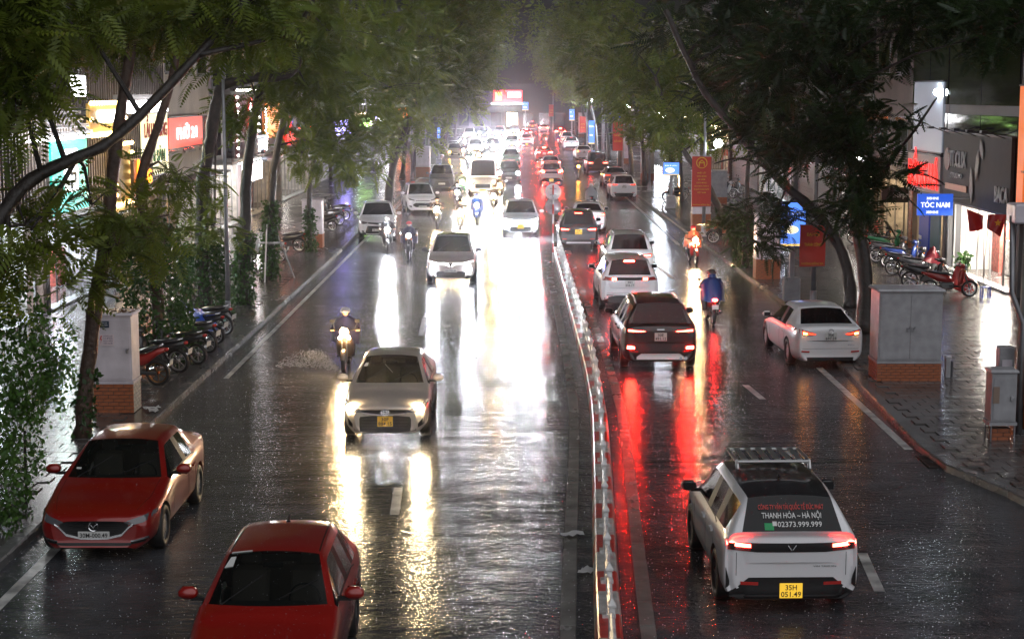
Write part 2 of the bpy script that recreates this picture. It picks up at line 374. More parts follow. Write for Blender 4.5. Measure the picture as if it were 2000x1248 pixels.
def wheel_meshes(r, w, dark, spokes):
    key = (round(r, 3), dark, spokes)
    if key in _W: return _W[key]
    t = MB(); t.lathe([(r * .66, -w / 2), (r * .93, -w / 2), (r, -w / 2 + .03), (r, w / 2 - .03), (r * .93, w / 2), (r * .66, w / 2)], 28, axis='Y', close=True); tm = t.mesh('wheel', M_tyre, True)
    b = MB(); ri = r * .67
    b.lathe([(ri, w / 2 - .005), (ri, w / 2 - .03), (ri * .92, w / 2 - .045), (ri * .92, -w / 2)], 24, axis='Y')
    b.lathe([(0, w / 2 - .02), (ri * .2, w / 2 - .022), (ri * .24, w / 2 - .07)], 12, axis='Y')
    for k in range(spokes):
        a = 2 * math.pi * k / spokes; c, s = math.cos(a), math.sin(a)
        def q(rr, tt, h): return (rr * c - tt * s, h, rr * s + tt * c)
        b.add([q(ri * .15, -.035, w / 2 - .025), q(ri * .15, .035, w / 2 - .025), q(ri * .95, .022, w / 2 - .03), q(ri * .95, -.022, w / 2 - .03), q(ri * .15, -.035, w / 2 - .07), q(ri * .15, .035, w / 2 - .07), q(ri * .95, .022, w / 2 - .07), q(ri * .95, -.022, w / 2 - .07)],
              [(0, 1, 2, 3), (0, 3, 7, 4), (1, 5, 6, 2), (2, 6, 7, 3)])
    rm = b.mesh('rim', M_rimd if dark else M_rim)
    d = MB(); d.lathe([(0, 0), (ri * .6, 0), (ri * .6, .02), (0, .02)], 14, axis='Y'); dm = d.mesh('brake_disc', M_rimd)
    _W[key] = (tm, rm, dm); return _W[key]
CAR = dict(
 sedan=dict(L=4.62, w=.895, zb=.17, zh0=.66, zh1=.93, xc=.92, belt=.93, zr=1.43, yr=.57, xr1=.20, xb=-.36, xi=-1.02, xr2=-1.12, xg=-1.80, zd=1.06, zt=1.05, r=.325, qg=False),
 hatch=dict(L=4.06, w=.85, zb=.18, zh0=.68, zh1=.98, xc=.78, belt=.96, zr=1.48, yr=.56, xr1=.16, xb=-.32, xi=-1.02, xr2=-1.48, xg=-1.86, zd=1.02, zt=.98, r=.315, qg=True),
 suv=dict(L=4.42, w=.91, zb=.22, zh0=.86, zh1=1.06, xc=.86, belt=1.05, zr=1.63, yr=.60, xr1=.28, xb=-.36, xi=-1.18, xr2=-1.82, xg=-2.10, zd=1.10, zt=1.06, r=.35, qg=True),
 van=dict(L=5.3, w=1.0, zb=.25, zh0=.98, zh1=1.26, xc=1.86, belt=1.26, zr=2.34, yr=.80, xr1=1.22, xb=.55, xi=-.6, xr2=-2.45, xg=-2.58, zd=1.3, zt=1.22, r=.35, qg=False))
class Car:
    def __init__(s, kind, pt, label, cat='car', roof=None, clad=False, group=None, dark_rims=False, spokes=5, over=None, name=None, rails=False):
        p = dict(CAR[kind]); p.update(over or {}); s.p = p; s.kind = kind
        s.root = thing(name or {'sedan': 'sedan_car', 'hatch': 'hatchback_car', 'suv': 'suv_car', 'van': 'minibus'}[kind], label, cat, group=group)
        L2, w, zb = p['L'] / 2, p['w'], p['zb']; bl = p['belt']; zr, yr = p['zr'], p['yr']
        def hood(x, ww, zh, b, kk=1.0, bow=0):
            return [(x + bow, 0, b), (x + bow * .6, .78 * ww, b), (x, .94 * ww, b + .10), (x, ww, b + .27), (x, .985 * ww, max(zh - .15, b + .34)), (x, .94 * ww, zh - .06), (x, .87 * ww, zh - .02), (x + bow * .3, .78 * ww, zh), (x + bow * .7, .42 * ww, zh + .022 * kk), (x + bow, 0, zh + .03 * kk)]
        def cab(x, belt, z, y, xo=0):
            return [(x, 0, zb), (x, .82 * w, zb), (x, .965 * w, zb + .08), (x, w, zb + .30), (x, .995 * w, belt - .13), (x, .94 * w, belt), (x + xo, y + .055, z - .10), (x + xo, y - .02, z - .025), (x + xo, .55 * y, z + .005), (x + xo, 0, z + .015)]
        xc, xr1, xb, xi, xr2, xg = p['xc'], p['xr1'], p['xb'], p['xi'], p['xr2'], p['xg']
        zh0, zh1 = p['zh0'], p['zh1']; xa = L2 - (.86 if kind != 'van' else .95); xrr = -L2 + (.98 if kind == 'sedan' else .86 if kind != 'van' else 1.15); s.xa, s.xrr = xa, xrr
        st = []
        st.append(hood(L2 - .05, w * .70, zh0 - .06, zb + .05, .6, .05))
        st.append(hood(L2 - .13, w * .88, zh0, zb, .8, .06))
        st.append(hood(L2 - .42, w * .975, zh0 + (zh1 - zh0) * .42, zb, 1, .03))
        st.append(hood(xa, w, zh0 + (zh1 - zh0) * .62, zb))
        st.append(hood((xa + xc) / 2 + .06, w, zh0 + (zh1 - zh0) * .88, zb))
        e = cab(xc, bl - .01, zh1, yr); e = e[:5] + [(xc - .04, .945 * w, bl - .015), (xc - .06, .90 * w, bl + .015), (xc - .02, .82 * w, zh1 + .01), (xc + .10, .45 * w, zh1 + .025), (xc + .15, 0, zh1 + .03)]
        st.append(e)
        st.append(cab(xr1, bl, zr - .02, yr - .01)); st.append(cab(xb + .05, bl + .01, zr, yr)); st.append(cab(xb - .05, bl + .01, zr, yr))
        st.append(cab(xi + .05, bl + .03, zr - (.02 if kind == 'sedan' else 0), yr)); st.append(cab(xi - .04, bl + .035, zr - (.025 if kind == 'sedan' else .005), yr))
        st.append(cab(xr2, bl + .05, zr - (.05 if kind == 'sedan' else .04), yr - .03, -.02))
        zd, zt = p['zd'], p['zt']
        j = cab(xg, bl + .05, zd, yr); yk = .74 if kind != 'van' else .86
        j = j[:4] + [(xg, .985 * w, bl - .08), (xg, .92 * w, zd - .045), (xg, .86 * w, zd - .005), (xg, yk * w, zd + .01), (xg - .03, .42 * w, zd + .02), (xg - .04, 0, zd + .025)]
        st.append(j)
        k1 = hood(-L2 + (.16 if kind == 'sedan' else .09), w * .93, zt, zb + .02, .8, -.05); st.append(k1)
        st.append(hood(-L2 + .045, w * .86, zt - (.05 if kind == 'sedan' else .10), zb + .04, .6, -.04))
        st.append(hood(-L2 + .05, w * .76, min(zt - .32, .72 if kind != 'van' else .8), zb + .09, .2, -.03))
        ns = len(st); nk = 10; vs = []; fs = []; mi = []; cre = {}
        idx = {}
        for i, rg in enumerate(st):
            for k, (x, y_, z) in enumerate(rg):
                for sd in (1, -1):
                    if (k in (0, nk - 1)) and sd == -1: idx[(i, k, -1)] = idx[(i, k, 1)]; continue
                    idx[(i, k, sd)] = len(vs); vs.append((x, y_ * sd, z))
        parts = ['body', 'windshield', 'rear_window'] + ['side_window'] * 6 + ['pillar', 'wheel_arch', 'sill', 'roof_panel', 'pillar', 'pillar', 'pillar']
        EC, FC, GC, HC_, I0, I1, IR, JG = 5, 6, 7, 8, 9, 10, 11, 12
        for i in range(ns - 1):
            for k in range(nk - 1):
                for sd in (1, -1):
                    q = [idx[(i, k, sd)], idx[(i + 1, k, sd)], idx[(i + 1, k + 1, sd)], idx[(i, k + 1, sd)]]
                    if sd == 1: q.reverse()
                    m = 0; so = 0 if sd == 1 else 1
                    if k >= 7:
                        if i == EC: m = 1
                        elif i == IR: m = 2
                        elif FC <= i <= I1 and roof: m = 12
                    elif k == 5:
                        if i in (EC, FC): m = 3 + so
                        elif i == GC: m = 9 if so else 13
                        elif i in (HC_,): m = 5 + so
                        elif i == I0: m = (14 + so) if p['qg'] else 0
                        elif i == I1 and p['qg']: m = 7 + so
                    elif k <= 1 and clad: m = 11
                    elif k == 0: m = 11
                    fs.append(tuple(q)); mi.append(m)
        for i, rev in ((0, 0), (ns - 1, 1)):
            for k in range(nk - 1):
                q = [idx[(i, k, 1)], idx[(i, k + 1, 1)], idx[(i, k + 1, -1)], idx[(i, k, -1)]]
                q = [a for n_, a in enumerate(q) if a not in q[:n_]]
                if rev: q.reverse()
                fs.append(tuple(q)); mi.append(0)
        def cr(a, b, v): cre[tuple(sorted((a, b)))] = v
        for sd in (1, -1):
            for i in range(ns - 1):
                cr(idx[(i, 5, sd)], idx[(i + 1, 5, sd)], .55 if i >= EC else .25); cr(idx[(i, 4, sd)], idx[(i + 1, 4, sd)], .3); cr(idx[(i, 1, sd)], idx[(i + 1, 1, sd)], .6)
                cr(idx[(i, 6, sd)], idx[(i + 1, 6, sd)], .5); cr(idx[(i, 7, sd)], idx[(i + 1, 7, sd)], .45)
            for k in range(nk - 1):
                for i, v in ((0, .3), (1, .25), (EC, .75), (FC, .55), (IR, .6), (JG, .75), (ns - 3, .45), (ns - 2, .4), (ns - 1, .5)):
                    if k >= 5 or i in (0, 1, ns - 3, ns - 2, ns - 1): cr(idx[(i, k, sd)], idx[(i, k + 1, sd)], v)
        me = bpy.data.meshes.new('body'); me.from_pydata(vs, [], fs); me.update()
        for _ in parts: me.materials.append(M_blk)
        me.polygons.foreach_set('material_index', mi)
        ca = me.attributes.new('crease_edge', 'FLOAT', 'EDGE')
        for e_ in me.edges:
            v = cre.get(tuple(sorted(e_.vertices)))
            if v: ca.data[e_.index].value = v
        o = bpy.data.objects.new('tmp', me); COL.objects.link(o)
        ss = o.modifiers.new('s', 'SUBSURF'); ss.levels = 2; ss.render_levels = 2
        cm = MB(); r = p['r']; s.r = r
        for x in (xa, xrr):
            for sd in (1, -1):
                cm.lathe([(0, sd * w * .60), (r + .055, sd * w * .60), (r + .055, sd * w * 1.2), (0, sd * w * 1.2)], 28, c=(x, 0, r), axis='Y')
        cme = cm.mesh('cut', None); cme.validate()
        bmx = bmesh.new(); bmx.from_mesh(cme); bmesh.ops.remove_doubles(bmx, verts=bmx.verts, dist=1e-5); bmesh.ops.recalc_face_normals(bmx, faces=bmx.faces); bmx.to_mesh(cme); bmx.free()
        for _ in parts: cme.materials.append(M_blk)
        cme.polygons.foreach_set('material_index', [10] * len(cme.polygons))
        co = bpy.data.objects.new('tmpcut', cme); COL.objects.link(co)
        dg = bpy.context.evaluated_depsgraph_get(); dg.update()
        full = bpy.data.meshes.new_from_object(o.evaluated_get(dg))
        s.bvh = BVHTree.FromPolygons([v.co.copy() for v in full.vertices], [tuple(pp.vertices) for pp in full.polygons])
        bo = o.modifiers.new('b', 'BOOLEAN'); bo.object = co; bo.operation = 'DIFFERENCE'; bo.solver = 'EXACT'
        dg = bpy.context.evaluated_depsgraph_get(); dg.update()
        cut = bpy.data.meshes.new_from_object(o.evaluated_get(dg))
        if len(cut.polygons) < 400: cut = full
        COL.objects.unlink(o); COL.objects.unlink(co); bpy.data.objects.remove(o); bpy.data.objects.remove(co)
        pm = {0: pt, 1: M_glass, 2: M_glass, 9: M_blk, 10: M_blk, 11: M_blk, 12: roof or pt, 13: M_blk, 14: M_blk, 15: M_blk}
        for i in range(3, 9): pm[i] = M_glass
        n = len(cut.vertices); cos = np.empty(n * 3); cut.vertices.foreach_get('co', cos); cos = cos.reshape(-1, 3)
        byp = {}
        for pg in cut.polygons: byp.setdefault(pg.material_index, []).append(tuple(pg.vertices))
        for mi_, polys in byp.items():
            used = sorted({v for q in polys for v in q}); rm = {v: t for t, v in enumerate(used)}
            nm = bpy.data.meshes.new(parts[mi_]); nm.from_pydata([tuple(cos[v]) for v in used], [], [tuple(rm[v] for v in q) for q in polys])
            nm.materials.append(pm[mi_]); nm.shade_smooth(); nm.update()
            if hasattr(nm, 'set_sharp_from_angle'): nm.set_sharp_from_angle(angle=R(50))
            link(nm, parts[mi_], s.root)
        tm, rm_, dm = wheel_meshes(r, .21, dark_rims, spokes)
        for x in (xa, xrr):
            for sd in (1, -1):
                wo_ = link(tm, 'wheel', s.root, (x, sd * (w - .115), r)); 
                if sd == -1: wo_.rotation_euler = (0, 0, math.pi)
                link(rm_, 'rim', wo_); link(dm, 'brake_disc', wo_)
        # mirrors, door seams, handles
        zmi = bl + .06; xm = xc - .30
        for sd in (1, -1):
            mb = MB(); mb.box((xm, sd * (w + .115), zmi + .03), (.15, .22, .15), bev=.05); mr_ = mb.build('door_mirror', roof if (roof and clad) else (pt if not clad else pt), s.root, smooth=True)
            mb = MB(); mb.box((xm - .085, sd * (w + .115), zmi + .03), (.012, .17, .11)); mb.build('mirror_glass', M_glass, mr_)
            mb = MB(); mb.box((xm, sd * (w + .0), zmi - .035), (.07, .16, .04)); mb.build('mirror_stalk', M_blk, mr_)
        lo, hi = zb + .14, bl - .02
        for x in (xc - .10, xb - .02, xi + .05):
            s.patch('door_seam', 'S', [(x - .006, lo, hi), (x + .006, lo, hi)], M_blk, off=.002, n=1, rows=6)
        for x in (xb + .15, xi + .22):
            s.patch('door_handle', 'S', [(x - .10, bl - .17, bl - .14), (x + .10, bl - .165, bl - .135)], pt, off=.03, n=2, rows=1, depth=.03)
        s.patch('window_trim', 'S', [(xc - .25, bl - .012, bl + .008), (xi - .02, bl + .014, bl + .034)], M_blk, off=.004, n=8, rows=1)
        # cowl and wiper
        mb = MB(); 
        for sd in (.12, -.62):
            a = s.hit('T', xc + .06, sd * w, up=.02); b = s.hit('T', xc - (xc - xr1) * .45, (sd + .52) * w, up=.012); mb.tube([a, (a + b) / 2 + Vector((0, 0, .0)), b], .008, 4)
        if kind != 'van': mb.build('wiper', M_blk, s.root)
        if rails:
            for sd in (1, -1):
                pts = [s.hit('T', x, sd * (yr - .05), up=.04 if 0 < q < 4 else .0) for q, x in enumerate(np.linspace(xr1 - .05, xr2 + .1, 5))]
                MB().tube(pts, .018, 6).build('roof_rail', M_blk if rails == 1 else M_silver, s.root)
    def hit(s, d, u, v, up=.0):
        if d == 'T': o_, dr = Vector((u, v, 4)), Vector((0, 0, -1))
        elif d == 'F': o_, dr = Vector((6, u, v)), Vector((-1, 0, 0))
        elif d == 'R': o_, dr = Vector((-6, u, v)), Vector((1, 0, 0))
        elif d == 'S': o_, dr = Vector((u, 4, v)), Vector((0, -1, 0))
        h = s.bvh.ray_cast(o_, dr)
        if h[0] is None: return None
        return h[0] - dr * up
    def patch(s, name, d, cols, m, off=.004, n=8, rows=4, depth=.012, mirror=True, sub=None, both=None):
        """a panel laid on the body: cols (u, lo, hi) seen from the front F, rear R, side S or top T"""
        cols = [tuple(c) for c in cols]; us = [c[0] for c in cols]
        outs = []
        base = Vector({'F': (1, 0, 0), 'R': (-1, 0, 0), 'S': (0, 1, 0), 'T': (0, 0, 1)}[d])
        grid = []
        uu = sorted(set([float(t) for t in np.linspace(us[0], us[-1], n + 1)] + [float(q) for q in us]))
        last = None
        for u in uu:
            lo = np.interp(u, us, [c[1] for c in cols]); hi = np.interp(u, us, [c[2] for c in cols]); col = []
            for j in range(rows + 1):
                v = lo + (hi - lo) * j / rows; h = s.hit(d, u, v)
                if h is None:
                    h = last.copy() if last else Vector((0, 0, 0))
                    if d in 'FR': h.y, h.z = u, v
                    elif d == 'S': h.x, h.z = u, v
                    else: h.x, h.y = u, v
                last = h; col.append(h)
            grid.append(col)
        # parts seen end on may jump deep under the body: hold them near the median
        ax = {'F': 0, 'R': 0, 'S': 1, 'T': 2}[d]; vals = sorted(h[ax] for c in grid for h in c); md = vals[len(vals) // 2]
        for c in grid:
            for h in c:
                if abs(h[ax] - md) > .40: h[ax] = md + (.40 if h[ax] > md else -.40)
        nc, nr = len(grid), rows + 1
        vs = [h + base * off for c in grid for h in c]; k0 = len(vs)
        fs = [(i * nr + j, (i + 1) * nr + j, (i + 1) * nr + j + 1, i * nr + j + 1) for i in range(nc - 1) for j in range(nr - 1)]
        loop = [i * nr for i in range(nc)] + [(nc - 1) * nr + j for j in range(1, nr)] + [i * nr + nr - 1 for i in range(nc - 2, -1, -1)] + [j for j in range(nr - 2, 0, -1)]
        for t in loop: vs.append(vs[t] - base * (off + depth))
        for t in range(len(loop)):
            t2 = (t + 1) % len(loop); fs.append((loop[t], k0 + t, k0 + t2, loop[t2]))
        for sd in ((1, -1) if mirror else (1,)):
            mb = MB(); mb.add([(p[0], p[1] * sd, p[2]) for p in vs], [f if sd == 1 else tuple(reversed(f)) for f in fs])
            o = mb.build(name, m, s.root, smooth=(rows * n > 3)); outs.append(o)
            if hasattr(o.data, 'set_sharp_from_angle'): o.data.set_sharp_from_angle(angle=R(40))
        return outs
    def disc(s, name, d, y, z, r, m, off=.035, mirror=True, parents=None):
        r *= 1.4
        for i, sd in enumerate((1, -1) if mirror else (1,)):
            h = s.hit(d, y * sd, z); sg = 1 if d == 'F' else -1
            if h is None: continue
            mb = MB(); mb.lathe([(0, sg * (off + .008)), (r * .6, sg * (off + .006)), (r, sg * off)], 14, c=h, axis='X')
            mb.build(name, m, parents[i] if parents else s.root, smooth=True)
    def plate(s, d, z, txt, m=None, wide=False, y=0):
        m = m or M_pw; w, h = (.46, .11) if wide else (.30, .20)
        hs_ = [s.hit(d, y + a * w / 2, z + b * h / 2) for a in (-1, 0, 1) for b in (-1, 1)]; sg = 1 if d == 'F' else -1
        xs = [q.x for q in hs_ if q is not None]; x = (max(xs) if sg > 0 else min(xs)) + sg * .015
        mb = MB(); mb.box((x, y, z), (.012, w, h), bev=.004); o = mb.build('number_plate', m, s.root)
        ls = txt if isinstance(txt, (list, tuple)) else [txt]; n = len(ls)
        for i, t in enumerate(ls):
            lh = h * (.62 if n == 1 else .36); zz = z - lh / 2 + (0 if n == 1 else (h * .23 if i == 0 else -h * .22))
            text(t, M_ptx, o, (x + sg * .009, y, zz), (0, sg, 0), (0, 0, 1), lh, width=w * (.88 if n == 1 or i == 1 else .5), bold=.02)
        return o
    def place(s, p, rz):
        s.root.location = (p[0], p[1], 0); s.root.rotation_euler = (0, 0, rz); return s
def toward(car, px, py, z=.2, yaw=0):            # front bumper of an oncoming car at this pixel
    g = gp(px, py, z); L2 = car.p['L'] / 2; a = R(-90 + yaw)
    return car.place((g.x - math.cos(a) * L2, g.y - math.sin(a) * L2), a)
def away(car, px, py, z=.25, yaw=0):             # rear bumper of a departing car at this pixel
    g = gp(px, py, z); L2 = car.p['L'] / 2; a = R(90 + yaw)
    return car.place((g.x + math.cos(a) * L2, g.y + math.sin(a) * L2), a)
def lights_front(c, kind, y=.0, z=0., lens=None, r=.075, on=None, split=None):
    w = c.p['w']
    hl = c.patch('headlight', 'F', lens, M_lens, off=.006, n=8, rows=4)
    if on: c.disc('lamp', 'F', y, z, r, on, parents=hl)
    return hl
def generic_front(c, on=None, plate=None, pm=None, wide=False, chrome=True, r=.07, style=0):
    w = c.p['w']; z0 = c.p['zh0']; zb = c.p['zb']
    lights_front(c, '', w * .72, z0 - .055, [(w * .50, z0 - .09, z0 - .03), (w * .70, z0 - .12, z0 + .0), (w * .86, z0 - .10, z0 + .05), (w * .95, z0 - .02, z0 + .07)], r, on)
    c.patch('grille', 'F', [(-w * .48, z0 - .10, z0 - .035), (0, z0 - .15, z0 - .03), (w * .48, z0 - .10, z0 - .035)], M_mesh, mirror=False, off=.006)
    if chrome: c.patch('grille_bar', 'F', [(-w * .48, z0 - .08, z0 - .06), (0, z0 - .10, z0 - .07), (w * .48, z0 - .08, z0 - .06)], M_chrome, mirror=False, off=.014, rows=1)
    c.patch('lower_grille', 'F', [(-w * .62, zb + .10, zb + .16), (-w * .5, zb + .08, z0 - .20), (w * .5, zb + .08, z0 - .20), (w * .62, zb + .10, zb + .16)], M_mesh, mirror=False, off=.006)
    for q in range(3):
        zz = zb + .12 + q * (z0 - zb - .34) / 3; c.patch('grille_slat', 'F', [(-w * .48, zz, zz + .012), (w * .48, zz, zz + .012)], M_blk, mirror=False, off=.016, rows=1)
    c.patch('fog_lamp', 'F', [(w * .66, zb + .14, zb + .22), (w * .80, zb + .15, zb + .23)], M_lens, off=.008, n=3, rows=2)
    c.patch('front_lip', 'F', [(-w * .7, zb + .02, zb + .06), (w * .7, zb + .02, zb + .06)], M_blk, mirror=False, off=.012, rows=1)
    if plate: c.plate('F', zb + .24, plate, pm, wide)
def generic_rear(c, lit=M_tailoff, plate=None, pm=None, zt=None, black=True, wide_bar=False, high=None, zp=None, lens_shape=None):
    w = c.p['w']; zt = zt or c.p['zt'] - .16; zb = c.p['zb']
    sh = lens_shape or [(w * .48, zt - .02, zt + .04), (w * .68, zt - .05, zt + .06), (w * .84, zt - .05, zt + .09), (w * .93, zt + .02, zt + .09)]
    tl = c.patch('tail_lamp', 'R', sh, M_tailoff, off=.008, n=6)
    ins = [(u, lo + (hi - lo) * .25, lo + (hi - lo) * .75) for u, lo, hi in sh[:-1]]
    for i, o in enumerate(c.patch('tail_bulb', 'R', ins, lit, off=.014, n=5, rows=2)): o.parent = tl[i]
    if wide_bar: c.patch('light_bar', 'R', [(-w * .5, zt, zt + .03), (w * .5, zt, zt + .03)], wide_bar, mirror=False, off=.010, rows=1)
    if black:
        c.patch('rear_diffuser', 'R', [(-w * .86, zb + .10, zb + .20), (-w * .5, zb + .06, zb + .26), (w * .5, zb + .06, zb + .26), (w * .86, zb + .10, zb + .20)], M_blk, mirror=False, off=.010)
    c.patch('rear_reflector', 'R', [(w * .58, zb + .25, zb + .285), (w * .80, zb + .26, zb + .295)], M_refred, off=.016, n=3, rows=1)
    if high: 
        zz = c.p['zr'] - .10; c.patch('high_brake_lamp', 'R', [(-.16, zz, zz + .025), (.16, zz, zz + .025)], high, mirror=False, off=.03, rows=1)
    if plate: c.plate('R', zp or (zt - .09), plate, pm)
    c.patch('boot_seam', 'R', [(-w * .78, zb + .34, zb + .346), (w * .78, zb + .34, zb + .346)], M_blk, mirror=False, off=.002, rows=1)
# --- oncoming, nearest first
# parked red sedan with the wing-shaped grille
c = Car('sedan', P_red, 'parked red sedan with plate 30M-000.49, front towards the viewer by left kerb', spokes=10); w = c.p['w']
lights_front(c, '', 0, 0, [(w * .50, .555, .60), (w * .62, .55, .63), (w * .80, .575, .665), (w * .95, .64, .70)])
c.patch('grille', 'F', [(-w * .56, .50, .56), (-w * .44, .40, .60), (-w * .2, .36, .615), (0, .355, .615), (w * .2, .36, .615), (w * .44, .40, .60), (w * .56, .50, .56)], M_mesh, mirror=False, off=.006, n=14)
c.patch('grille_wing', 'F', [(0, .335, .36), (w * .22, .340, .368), (w * .45, .385, .42), (w * .57, .50, .53), (w * .64, .545, .57)], M_chrome, off=.022, n=10, rows=2)
for q in range(5):
    zz = .40 + q * .036; c.patch('grille_slat', 'F', [(-w * .40, zz, zz + .008), (w * .40, zz, zz + .008)], M_blk, mirror=False, off=.014, rows=1)
g = c.hit('F', 0, .53); e = MB(); e.lathe([(.062, g.x + .03), (.075, g.x + .035), (.075, g.x + .02)], 20, c=(0, 0, .535), axis='X')
e.tube([(g.x + .035, -.055, .565), (g.x + .04, -.03, .555), (g.x + .04, 0, .515), (g.x + .04, .03, .555), (g.x + .035, .055, .565)], .010, 5); e.build('badge', M_chrome, c.root)
c.plate('F', .40, '30M-000.49', M_pw, True)
c.patch('lower_grille', 'F', [(-w * .6, .245, .285), (w * .6, .245, .285)], M_mesh, mirror=False, off=.008)
c.patch('fog_trim', 'F', [(w * .60, .30, .32), (w * .86, .33, .36)], M_chrome, off=.016, n=4, rows=1)
c.patch('fog_vent', 'F', [(w * .60, .265, .30), (w * .86, .285, .33)], M_blk, off=.01, n=4, rows=1)
c.patch('hood_seam', 'T', [(.95, w * .80, w * .806), (1.6, w * .775, w * .781), (2.05, w * .66, w * .666)], M_blk, off=.002, n=8, rows=1)
st_ = c.hit('T', .72, .45, .006)
c.patch('inspection_sticker', 'F', [(-.62, 1.05, 1.07), (-.54, 1.05, 1.07)], M_stick, mirror=False, off=.006, rows=1, n=1)
generic_rear(c)
toward(c, 183, 1072, .2)
RED1 = c; WETCARS = [c]
# red hatchback at the bottom edge
c = Car('hatch', P_red2, 'red hatchback cut by the bottom edge, paper sticker on its windshield', over=dict(xr2=-1.35)); w = c.p['w']
generic_front(c, plate=None); generic_rear(c)
c.patch('inspection_sticker', 'T', [(.22, -.50, -.44), (.34, -.56, -.46)], M_stick, mirror=False, off=.006, rows=1, n=2)
c.patch('phone_sticker', 'T', [(.135, -.50, -.26), (.165, -.50, -.26)], M_stick, mirror=False, off=.006, rows=1, n=2)
c.patch('roof_seam', 'T', [(-1.25, .50, .515), (.08, .515, .53)], M_blk, off=.004, n=6, rows=1)
mb = MB(); h = c.hit('T', -1.1, 0); mb.tube([h, h + Vector((-.10, 0, .07))], [.03, .008], 6); mb.build('antenna', M_blk, c.root)
gm = gp(530, 1160, 1.03); c.place((gm.x, gm.y + .48), R(-90))
WETCARS.append(c)
# beige taxi sedan
c = Car('sedan', P_beige, 'beige taxi sedan with yellow plate 30F 884.15 driving towards the viewer', over=dict(L=4.43, w=.865, zr=1.44, zh1=.96, belt=.95, zh0=.72, yr=.555, xr1=.06)); w = c.p['w']; z0 = .72
lights_front(c, '', w * .76, .675, [(w * .46, .60, .63), (w * .66, .60, .70), (w * .86, .63, .76), (w * .96, .72, .80)], .075, M_hwm)
c.patch('grille', 'F', [(-w * .50, .60, .64), (0, .56, .655), (w * .50, .60, .64)], M_mesh, mirror=False, off=.006)
c.patch('grille_bar', 'F', [(-w * .50, .585, .605), (0, .53, .556), (w * .50, .585, .605)], M_chrome, mirror=False, off=.014, rows=1)
g = c.hit('F', 0, .61); e = MB()
for sq in ((.085, .055), (.03, .055), (.075, .02)):
    e.tube([(g.x + .025, sq[0] * math.cos(t), .61 + sq[1] * math.sin(t)) for t in np.linspace(0, 2 * math.pi, 17)], .009, 5, cap=False)
e.build('badge', M_chrome, c.root)
c.patch('lower_grille', 'F', [(-w * .70, .24, .27), (-w * .56, .23, .52), (-w * .3, .22, .54), (w * .3, .22, .54), (w * .56, .23, .52), (w * .70, .24, .27)], M_mesh, mirror=False, off=.006)
for q in range(4):
    c.patch('grille_slat', 'F', [(-w * .52, .28 + q * .06, .292 + q * .06), (w * .52, .28 + q * .06, .292 + q * .06)], M_blk, mirror=False, off=.014, rows=1)
c.patch('fog_vent', 'F', [(w * .74, .30, .38), (w * .88, .36, .52)], M_blk, off=.006, n=3)
c.plate('F', .43, ['30F', '884.15'], M_py)
c.patch('inspection_sticker', 'T', [(.30, -.53, -.47), (.40, -.56, -.48)], M_stick, mirror=False, off=.006, rows=1, n=1)
mb = MB(); a = c.hit('T', .70, .05, .012); b = c.hit('T', .42, -.12, .012); mb.tube([a, b], .006, 4); mb.build('wiper', M_silver, c.root)
generic_rear(c)
toward(c, 752, 846, .2)
BEIGE = c; WETCARS.append(c)
# pale rose electric crossover with V-shaped light strip
def vf_front(c, on, plate=None, pm=None, strip_m=M_drl):
    w = c.p['w']; z0 = c.p['zh0']; zb = c.p['zb']
    c.patch('light_strip', 'F', [(.035, z0 - .20, z0 - .165), (.10, z0 - .135, z0 - .11), (w * .5, z0 - .085, z0 - .06), (w * .90, z0 - .02, z0 + .005)], strip_m, off=.012, n=10, rows=1)
    c.patch('badge', 'F', [(-.07, z0 - .12, z0 - .10), (0, z0 - .23, z0 - .10), (.07, z0 - .12, z0 - .10)], M_blk, mirror=False, off=.01, n=4)
    hl = c.patch('headlight', 'F', [(w * .60, z0 - .34, z0 - .22), (w * .86, z0 - .31, z0 - .20)], M_lens, off=.008, n=4)
    if on: c.disc('lamp', 'F', w * .72, z0 - .28, .065, on, parents=hl)
    c.patch('lower_grille', 'F', [(-w * .72, zb + .08, zb + .16), (-w * .55, zb + .06, z0 - .36), (w * .55, zb + .06, z0 - .36), (w * .72, zb + .08, zb + .16)], M_mesh, mirror=False, off=.007)
    if plate: c.plate('F', z0 - .34, plate, pm, pm is None)
c = Car('suv', P_pink, 'pale rose electric crossover with V-shaped light strip driving behind the beige taxi', roof=P_black, clad=True, over=dict(w=.885)); vf_front(c, M_hw, '30K-772.49'); generic_rear(c); toward(c, 880, 546, .22); EROSE = c
c = Car('suv', P_white, 'white electric taxi with blinding headlights beside the round traffic sign', clad=True, over=dict(w=.90)); vf_front(c, M_hb, ['30H', '712.58'], M_py, M_fog); generic_rear(c); toward(c, 1017, 455, .22); EWHITE = c
c = Car('suv', P_white, 'parked white crossover with black windows at left kerb, nearest of the parked pair', clad=True, over=dict(w=.90)); generic_front(c, plate='30L-214.70', wide=True); generic_rear(c); toward(c, 737, 460, .22, 4)
c = Car('suv', P_white, 'parked white small suv with hexagonal dark grille and red roof tag, second at left kerb', over=dict(L=4.1, w=.87, zr=1.66), rails=1)
w = c.p['w']; z0 = .86
lights_front(c, '', 0, 0, [(w * .52, z0 - .08, z0 - .04), (w * .9, z0 - .03, z0 + .06)])
c.patch('grille', 'F', [(-w * .62, .50, .58), (-w * .45, .42, .66), (w * .45, .42, .66), (w * .62, .50, .58)], M_mesh, mirror=False, off=.008); c.patch('grille_bar', 'F', [(-w * .46, .60, .625), (w * .46, .60, .625)], M_chrome, mirror=False, off=.016, rows=1); c.patch('upper_slot', 'F', [(-w * .45, z0 - .10, z0 - .07), (w * .45, z0 - .10, z0 - .07)], M_mesh, mirror=False, rows=1)
